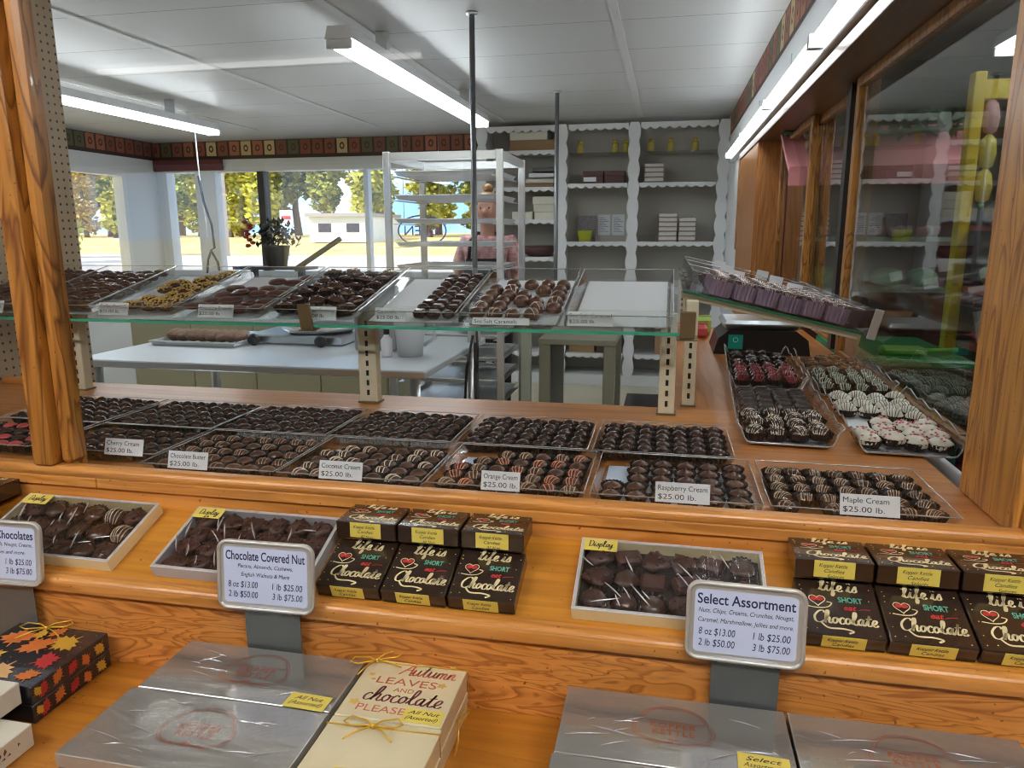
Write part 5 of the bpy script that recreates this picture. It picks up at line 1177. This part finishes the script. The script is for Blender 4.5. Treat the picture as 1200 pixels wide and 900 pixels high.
for k, (lab, x1, z) in enumerate((('lower white gift box with brown sprig print at the left edge', -.800, SH3+.0006), ('upper white gift box with brown sprig print at the left edge', -.846, SH3+.0342))):
    t = thing('white_gift_box', lab, 'box', (x1-.08, .600, z)); MB().box(-.08, .08, 0, .152 if k else .120, 0, .0325, bev=.0015).build('box_body', WBX, t)
    mb = MB(); side = Matrix(((0, 0, 1, .0803), (1, 0, 0, 0), (0, 1, 0, 0), (0, 0, 0, 1))); D_Y = .03 if k else .0
    for q in range(6):
        y0_ = .035+q*.008+D_Y; mb.prism([(y0_, .012+q*.001), (y0_+.004, .016+q*.001), (y0_+.002, .021+q*.001), (y0_-.001, .016+q*.001)], .0002, 0, side); mb.prism([(y0_+.003, .009+q*.001), (y0_+.009, .008+q*.001), (y0_+.008, .011+q*.001)], .0002, 0, side)
    mb.prism([(.095+D_Y*.6, .016), (.099+D_Y*.6, .018), (.096+D_Y*.6, .021)], .0002, 0, side); mb.build('sprig_print', SPR, t)
# ------------------------------------------------------------------ person behind the rack
def skin_obj(name, verts, edges, m, parent, root=0, sub=2):
    me = bpy.data.meshes.new(name); me.from_pydata([v[:3] for v in verts], edges, [])
    o = bpy.data.objects.new(name, me); COL.objects.link(o); o.modifiers.new('skin', 'SKIN').use_smooth_shade = True
    bmx = __import__('bmesh').new(); bmx.from_mesh(me); lay = bmx.verts.layers.skin.verify(); bmx.verts.ensure_lookup_table()
    for i, v in enumerate(verts):
        bmx.verts[i][lay].radius = (v[3], v[4] if len(v) > 4 else v[3]); bmx.verts[i][lay].use_root = (i == root)
    bmx.to_mesh(me); bmx.free()
    s = o.modifiers.new('sub', 'SUBSURF'); s.levels = sub; s.render_levels = sub
    dg = bpy.context.evaluated_depsgraph_get(); me2 = bpy.data.meshes.new_from_object(o.evaluated_get(dg))
    COL.objects.unlink(o); bpy.data.objects.remove(o); me2.materials.clear(); me2.materials.append(m)
    me2.polygons.foreach_set('use_smooth', [True]*len(me2.polygons))
    return link(name, me2, parent)
SKIN = mat('skin', (.50, .27, .19), .5); SHIRT = mat('pink patterned shirt', (.60, .33, .33), .7, var=.45, vscale=28); HAIR = mat('light brown hair', (.30, .16, .06), .55, bump=.5, bscale=120); APR = mat('black apron', (.012, .012, .014), .6); TROU = mat('dark trousers', (.02, .022, .03), .7)
pe = thing('person', 'person in pink patterned shirt and black apron standing behind the tall rack', 'person', (-1.27, 5.25, ZS))
def person_limbs():
    V = []; Ed = []
    def a(*v, p=None):
        V.append(v); i = len(V)-1
        if p is not None: Ed.append((p, i))
        return i
    pel = a(0, 0, .93, .13, .10); sp = a(0, 0, 1.10, .125, .09, p=pel); ch = a(0, 0, 1.30, .15, .10, p=sp); nk = a(0, 0, 1.46, .055, p=ch); n2 = a(0, -.01, 1.52, .052, p=nk)
    h1 = a(0, -.022, 1.60, .070, .082, p=n2); h2 = a(0, -.012, 1.68, .078, .092, p=h1); a(0, 0, 1.745, .055, .065, p=h2); ns = a(0, -.108, 1.625, .012, p=h1)
    for s in (-1, 1):
        sh = a(s*.16, .0, 1.40, .058, p=ch); el = a(s*.225, -.03, 1.14, .042, p=sh); wr = a(s*.17, -.24, 1.06, .027, p=el); pm = a(s*.155, -.31, 1.055, .024, .032, p=wr)
        for k, (dx, l) in enumerate(((-.026, .075), (-.009, .085), (.009, .08), (.026, .062))):
            f1 = a(s*.155+dx, -.345, 1.058, .0095, p=pm); f2 = a(s*.155+dx*1.1, -.345-l*.45, 1.05, .0085, p=f1); a(s*.155+dx*1.1, -.345-l*.75, 1.025, .0075, p=f2)
        t1 = a(s*(.155-.035), -.30, 1.065, .010, p=pm); a(s*(.155-.05), -.335, 1.06, .0085, p=t1)
        hp = a(s*.09, 0, .86, .09, p=pel); kn = a(s*.10, -.01, .48, .058, p=hp); an = a(s*.10, .02, .09, .038, p=kn); a(s*.11, -.12, .035, .035, p=an)
    return V, Ed
V, Ed = person_limbs(); skin_obj('body', V, Ed, SKIN, pe)
sv = [(0, 0, .95, .16, .125), (0, 0, 1.12, .15, .112), (0, 0, 1.31, .172, .12), (0, -.003, 1.43, .085)]; se = [(0, 1), (1, 2), (2, 3)]
for s in (-1, 1): k = len(sv); sv += [(s*.165, 0, 1.405, .075), (s*.225, -.025, 1.18, .060)]; se += [(2, k), (k, k+1)]
skin_obj('shirt', sv, se, SHIRT, pe)
tv = [(0, 0, .92, .155, .12)]; te = []
for s in (-1, 1): k = len(tv); tv += [(s*.09, 0, .84, .105), (s*.10, -.005, .48, .075), (s*.10, .02, .12, .06)]; te += [(0, k), (k, k+1), (k+1, k+2)]
skin_obj('trousers', tv, te, TROU, pe)
mb = MB(); n = 10; vs = []
for z, w_, r in ((.62, .20, .185), (.95, .19, .178), (1.12, .17, .165), (1.30, .13, .170)):
    for i in range(n+1): u = -1+2*i/n; vs.append((w_*u, -r*math.sqrt(1-.45*u*u), z))
fs = [(r*(n+1)+i, r*(n+1)+i+1, (r+1)*(n+1)+i+1, (r+1)*(n+1)+i) for r in range(3) for i in range(n)]
mb.add(vs, fs, 0, True); mb.add([(x, y+.006, z) for x, y, z in vs], [f[::-1] for f in fs], 0, True)
for s in (-1, 1): mb.tube([(s*.11, -.135, 1.29), (s*.105, -.10, 1.42), (s*.07, -.03, 1.475), (s*.05, .05, 1.47)], .013, 6)
mb.build('apron', APR, pe)
hb = MB(); u = lump(.087, .102, .070, .05, 18, 10, 4); hb.add([(x, y+.014, z+1.625) for x, y, z in u.v], u.f, 0, True); u = lump(.04, .04, .032, .12, 12, 8, 5); hb.add([(x, y+.02, z+1.755) for x, y, z in u.v], u.f, 0, True); hb.build('hair', HAIR, pe)
for s in (-1, 1): MB().lathe([(0, 0), (.007, .002), (0, .003)], 10, M=Matrix.Translation((s*.031, -.091, 1.648)) @ Matrix.Rotation(PI/2, 4, 'X')).build('eye', DARK, pe)
MB().tube([(-.022, -.099, 1.585), (0, -.104, 1.581), (.022, -.099, 1.585)], .004, 6).build('mouth', mat('lips', (.42, .13, .11), .5), pe)

# ------------------------------------------------------------------ side room beyond the sliding glass
YELP = mat('yellow paint', (.95, .68, .02), .4); REDSH = mat('red rack paint', (.45, .05, .06), .5); PINKP = mat('pink awning', (.72, .26, .28), .6); GRN = mat('green cloth', (.07, .38, .08), .6, var=.4, vscale=8); TEALG = mat('teal green counter', (.02, .10, .075), .4); NAVYB = mat('dark board', (.035, .03, .05), .5); LIME = mat('lime green', (.30, .62, .08), .5); WOODD = mat('dark red board', (.20, .04, .045), .6)
rr = random.Random(11)
ra = thing('candy_rack', 'yellow framed candy rack with corn shapes and red shelves in the side room', 'rack', (1.14, 3.35, .001))
MB().box(-.014, .03, -.03, .03, 0, 2.18, bev=.004).build('post', YELP, ra); MB().box(.95, 1.01, -.03, .03, 0, 2.18, bev=.006).build('post', YELP, ra)
MB().box(.0305, .9495, -.025, .025, 2.08, 2.15).build('top_rail', YELP, ra); B('back_board', .0305, .9495, .03, .05, .1, 2.07, NAVYB, ra)
for k, z in enumerate((1.60, 1.36, 1.14, .9, .6)):
    mb = MB(); mb.box(.032, .948, -.22, .029, z-.02, z); mb.box(.032, .948, -.235, -.2205, z-.02, z+.06); mb.build('shelf', REDSH, ra)
for k in range(9):
    x, z, c = .068+.082*(k % 3)*1.0, 1.70+.13*(k//3), ((.80, .62, .05), (.35, .62, .18), (.75, .40, .38), (.82, .68, .12))[k % 4]
    t = thing('candy_corn', ('%s coloured candy cob, %s from left in the %s row of the yellow rack' % (('yellow', 'green', 'pink', 'golden')[k % 4], ORD[k % 3], ('lowest', 'middle', 'top')[k//3])), 'candy', (1.14+x, 3.35-.01, z), (0, rr.uniform(-.1, .1), 0), 'cobs on the yellow rack')
    MB().lathe([(.004, -.012), (.024, .0), (.034, .05), (.026, .10), (.004, .125)], 14, sy=.6).build('cob', mat('cob%d' % (k % 4), c, .4), t); MB().lathe([(.006, -.03), (.014, -.018), (.008, -.0125)], 8, sy=.6).build('stem', GRN, t)
for k, z in enumerate((1.60, 1.36, 1.14)):
    for q in range(4):
        t = thing('candy_bag', '%s candy bag, %s from left on the %s red shelf' % (('dark', 'green', 'brown')[(k+q) % 3], ORD[q], ('top', 'middle', 'bottom')[k]), 'bag', (1.14+.13+.22*q, 3.35-.11, z+.001), group='bags on the red shelves')
        u = lump(.075, .06, .055, .12, 12, 8, k*4+q); MB().add(u.v, u.f, 0, True).build('bag_body', mat('bag%d' % ((k+q) % 3), ((.06, .05, .06), (.12, .26, .09), (.14, .06, .05))[(k+q) % 3], .3), t); MB().box(-.05, .05, -.006, .006, .1, .13).build('seal', mat('bag%d' % ((k+q) % 3), (0, 0, 0)), t)
S('wall_side_backdrop', .70, XR-.002, 5.2, 5.26, .001, CEIL-.002, mat('dark green backdrop', (.03, .055, .04), .6))  # dark backdrop added behind the stall, strengthens reflections in the sliding glass
hu = thing('candy_stall', 'small candy stall with pink awning and green garland in the side room', 'stall', (1.02, 4.3, .001))
for x in (-.38, .38): MB().box(x-.03, x+.03, .0, .06, 0, 2.0).build('post', WOODD, hu)
mb = MB(); n = 12; vs = []
for i in range(n+1):
    x = -.46+.92*i/n
    for y, z in ((-.34, 1.86), (-.34, 1.89), (.06, 2.12), (.06, 2.09)): vs.append((x, y, z))
fs = [(i*4+j, i*4+(j+1) % 4, i*4+4+(j+1) % 4, i*4+4+j) for i in range(n) for j in range(4)]+[(0, 1, 2, 3), (4*n+3, 4*n+2, 4*n+1, 4*n)]
mb.add(vs, fs); mb.box(-.46, .46, -.352, -.341, 1.80, 1.89); mb.build('awning', PINKP, hu)
B('back_board', -.36, .36, .061, .08, .1, 1.95, WOODD, hu)
mb = MB()
for k in range(170):
    x = rr.uniform(-.47, .47); z = 2.13-abs(rr.gauss(0, .05)); mb.add([(-.02, 0, 0), (0, -.012, -.03), (.02, 0, 0), (0, .012, .04)], [(0, 1, 2, 3)], 0, False, Matrix.Translation((x, -.10+rr.uniform(-.2, .1)+(2.10-z)*-.8, z+.02)) @ Matrix.Rotation(rr.uniform(0, 6), 4, 'Z') @ Matrix.Rotation(rr.uniform(-1, 1), 4, 'X'))
mb.tube([(-.46, -.12, 2.08), (0, -.14, 2.06), (.46, -.12, 2.08)], .015, 6)
mb.build('garland', mat('garland leaves', (.03, .11, .035), .6), hu)
for z in (1.55, 1.30, .95): B('shelf', -.345, .345, -.28, .06, z-.02, z, mat('pale green shelf', (.40, .50, .38), .5), hu)
for k in range(5):
    t = thing('candy_stick_bundle', '%s candy bundle, %s from left on the top stall shelf' % (('red and white', 'pink')[k % 2], ORD[k]), 'candy', (1.02-.26+.13*k, 4.3-.14, 1.5515), group='bundles on the stall shelf')
    MB().tube([(-.05, 0, .025), (.05, .02, .035)], .024, 10).build('bundle', mat('cane%d' % (k % 2), ((.62, .16, .18), (.78, .50, .52))[k % 2], .4), t); MB().tube([(-.006, .002, .03), (.006, .008, .032)], .027, 10).build('band', PAPERW, t)
for k in range(4):
    t = thing('green_cushion_pack', 'green wrapped candy pack, %s from left on the lower stall shelf' % ORD[k], 'candy', (1.02-.24+.16*k, 4.3-.16, 1.3015), (0, 0, rr.uniform(-.2, .2)), 'green packs on the stall shelf')
    u = lump(.07, .09, .05, .08, 12, 8, k); MB().add(u.v, u.f, 0, True).build('wrapper', GRN, t); MB().box(-.015, .015, -.095, -.085, .02, .05).build('tag', LIME, t)
tc_ = thing('green_counter', 'dark green counter with lime top edge in the side room', 'counter', (.92, 2.98, .001))
MB().box(-.22, .18, 0, .62, 0, 1.08, bev=.01).build('body', TEALG, tc_); MB().box(-.235, .195, -.03, .65, 1.0805, 1.11, bev=.006).build('counter_top', mat('green top', (.05, .42, .16), .25), tc_)
t = thing('lime_scoop', 'lime green plastic scoop lying on the green side room counter', 'scoop', (.90, 3.04, 1.1125)); MB().box(-.08, .08, 0, .09, 0, .03, bev=.01).build('scoop_body', LIME, t); MB().tube([(.08, .045, .015), (.2, .06, .02)], .010, 8).build('handle', LIME, t)
# ------------------------------------------------------------------ street outside, stands in behind the back wall for the reflected street
GRASSM = mat('dry autumn grass', (.70, .52, .22), .9, var=.35, vscale=.6); ROADM = mat('pale road', (.55, .50, .50), .9, var=.1, vscale=.5); ASPH = mat('parking lot', (.42, .38, .37), .9)
def ground(name, ys, zs, m, x0=-90, x1=60):
    vs = []; 
    for y, z in zip(ys, zs): vs += [(x0, y, z), (x1, y, z)]
    mb = MB().add(vs, [(2*i, 2*i+1, 2*i+3, 2*i+2) for i in range(len(ys)-1)]); return struct(name, mb, m)
ground('ground_lot', [8.06, 22], [-.02, .55], ASPH); ground('road', [22, 31.5], [.55, .58], ROADM); ground('ground_bank', [31.5, 48, 90], [.58, 1.20, 1.5], GRASSM)
ground('ground_front', [-120, -40, -3.9], [.5, -.05, -.03], GRASSM); S('ground_side', -90, XL-.12, -3.9, 8.05, -.2, -.03, GRASSM)
TRUNK = mat('bark', (.14, .09, .06), .9)
LV = [mat('yellow green leaves', (.56, .53, .06), .7, var=.35, vscale=.5), mat('olive leaves', (.32, .33, .055), .7, var=.4, vscale=.5), mat('autumn gold leaves', (.55, .38, .07), .7, var=.3, vscale=.5)]
def crown_mesh(seed, dense):
    r = random.Random(seed); mb = MB(); bl = [(r.uniform(-.75, .75), r.uniform(-.7, .7), r.uniform(1.0, 6.4), r.uniform(.6, 1.0)) for _ in range(13)]
    for k in range(dense):
        bx, by, bz, br = r.choice(bl); a = r.uniform(0, 2*PI); e = r.uniform(-1, 1); q = br*r.uniform(.55, 1.05)
        p = Vector((bx+q*math.cos(a)*math.sqrt(1-e*e), by+q*math.sin(a)*math.sqrt(1-e*e), bz+q*e)); s = r.uniform(.14, .30)
        mb.add([(-s, 0, 0), (0, -s*.6, .03), (s, 0, 0), (0, s*.6, -.03)], [(0, 1, 2, 3)], 0, False, Matrix.Translation(p) @ Matrix.Rotation(r.uniform(0, 6), 4, 'Z') @ Matrix.Rotation(r.uniform(-1.3, 1.3), 4, 'X') @ Matrix.Rotation(r.uniform(-1, 1), 4, 'Y'))
    return mb
crowns = [[crown_mesh(s, 1900).mesh('crown', LV[c]) for c in range(3)] for s in (1, 2)]
def tree(x, y, z, s, c, lab, grp='trees across the road'):
    t = thing('tree', lab, 'tree', (x, y, z-.1), (0, 0, rr.uniform(0, 6)), grp); t.scale = (s, s, s)
    MB().tube([(0, 0, 0), (.1, .05, 1.5), (.05, 0, 3.2), (.2, .1, 5.2)], [.22, .17, .12, .04], 8).build('trunk', TRUNK, t); link('crown', crowns[c % 2][c], t)
    return t
tl = ['yellow green', 'olive', 'golden']
for k in range(15):
    x = -64+k*4.25; y = 52+(k*37 % 5)*.6; c = (0, 1, 0, 1, 2, 0, 1, 0)[k % 8]; s = (1.2, 1.05, 1.1, 1.2, 1.0)[k % 5]
    tree(x, y, 1.2, s, c, '%s autumn tree, %s from left in the row across the road' % (tl[c], (ORD+['eleventh', 'twelfth', 'thirteenth', 'fourteenth', 'fifteenth', 'sixteenth', 'seventeenth', 'eighteenth', 'nineteenth', 'twentieth'])[k]))
for k in range(14): tree(-61.8+k*4.25, 58.5+(k*31 % 4)*.4, 1.25, (1.15, 1.25, 1.1)[k % 3], (1, 0, 0, 1)[k % 4], '%s tree, %s from left in the second row across the road' % (tl[(1, 0, 0, 1)[k % 4]], (ORD+['eleventh', 'twelfth', 'thirteenth', 'fourteenth'])[k]), 'second row of trees')
for k in range(12): tree(-74+k*6.6, 66+(k*29 % 6)*.5, 1.3, 1.75, (1, 0, 1)[k % 3], '%s tall tree, %s from left in the far row behind the roadside trees' % (tl[(1, 0, 1)[k % 3]], (ORD+['eleventh', 'twelfth'])[k]), 'tall trees in the far row')
for k in range(6): tree(-30+k*9, -30-(k*17 % 7), 0, 1.5, k % 3, '%s tree across the street behind the shop front, %s in its row' % (tl[k % 3], ORD[k]), 'trees before the shop')
for k, (x, y) in enumerate(((-24, 20), (-28, 12), (-26, 27))): tree(x, y, .0, 1.0, k % 2, '%s tree outside the left window, %s nearest' % (tl[k % 2], ORD[k]), 'trees beyond the left window')
wb = thing('white_building', 'low white building across the road beyond the grass bank', 'building', (-19.3, 42, 1.02)); MB().box(-1.9, 1.9, 0, 5, 0, 1.5).build('wall', WHITE, wb); MB().box(-2.0, 2.0, -.3, 5.3, 1.501, 1.70).build('roof', mat('grey roof', (.35, .33, .33), .8), wb)
for x in (-.9, .9): B('window', x-.4, x+.4, -.03, -.001, .6, 1.1, NAVYB, wb)
up = thing('utility_pole', 'pale wooden utility pole at the edge of the road', 'pole', (-19.5, 30.5, .5)); MB().tube([(0, 0, 0), (0, 0, 9)], .16, 10).build('pole', mat('pale pole', (.55, .48, .42), .8), up); MB().box(-1.1, 1.1, -.06, .06, 8.2, 8.35).build('cross_arm', TRUNK, up)
rs = thing('road_sign', 'small white road sign on a thin post by the road', 'sign', (-16.6, 30.8, .56)); MB().tube([(0, 0, 0), (0, 0, 2.0)], .04, 6).build('post', STEEL, rs); MB().box(-.3, .3, -.06, -.045, 1.25, 2.0).build('sign_panel', WHITE, rs); B('sign_band', -.22, .22, -.066, -.061, 1.6, 1.75, REDP, rs)
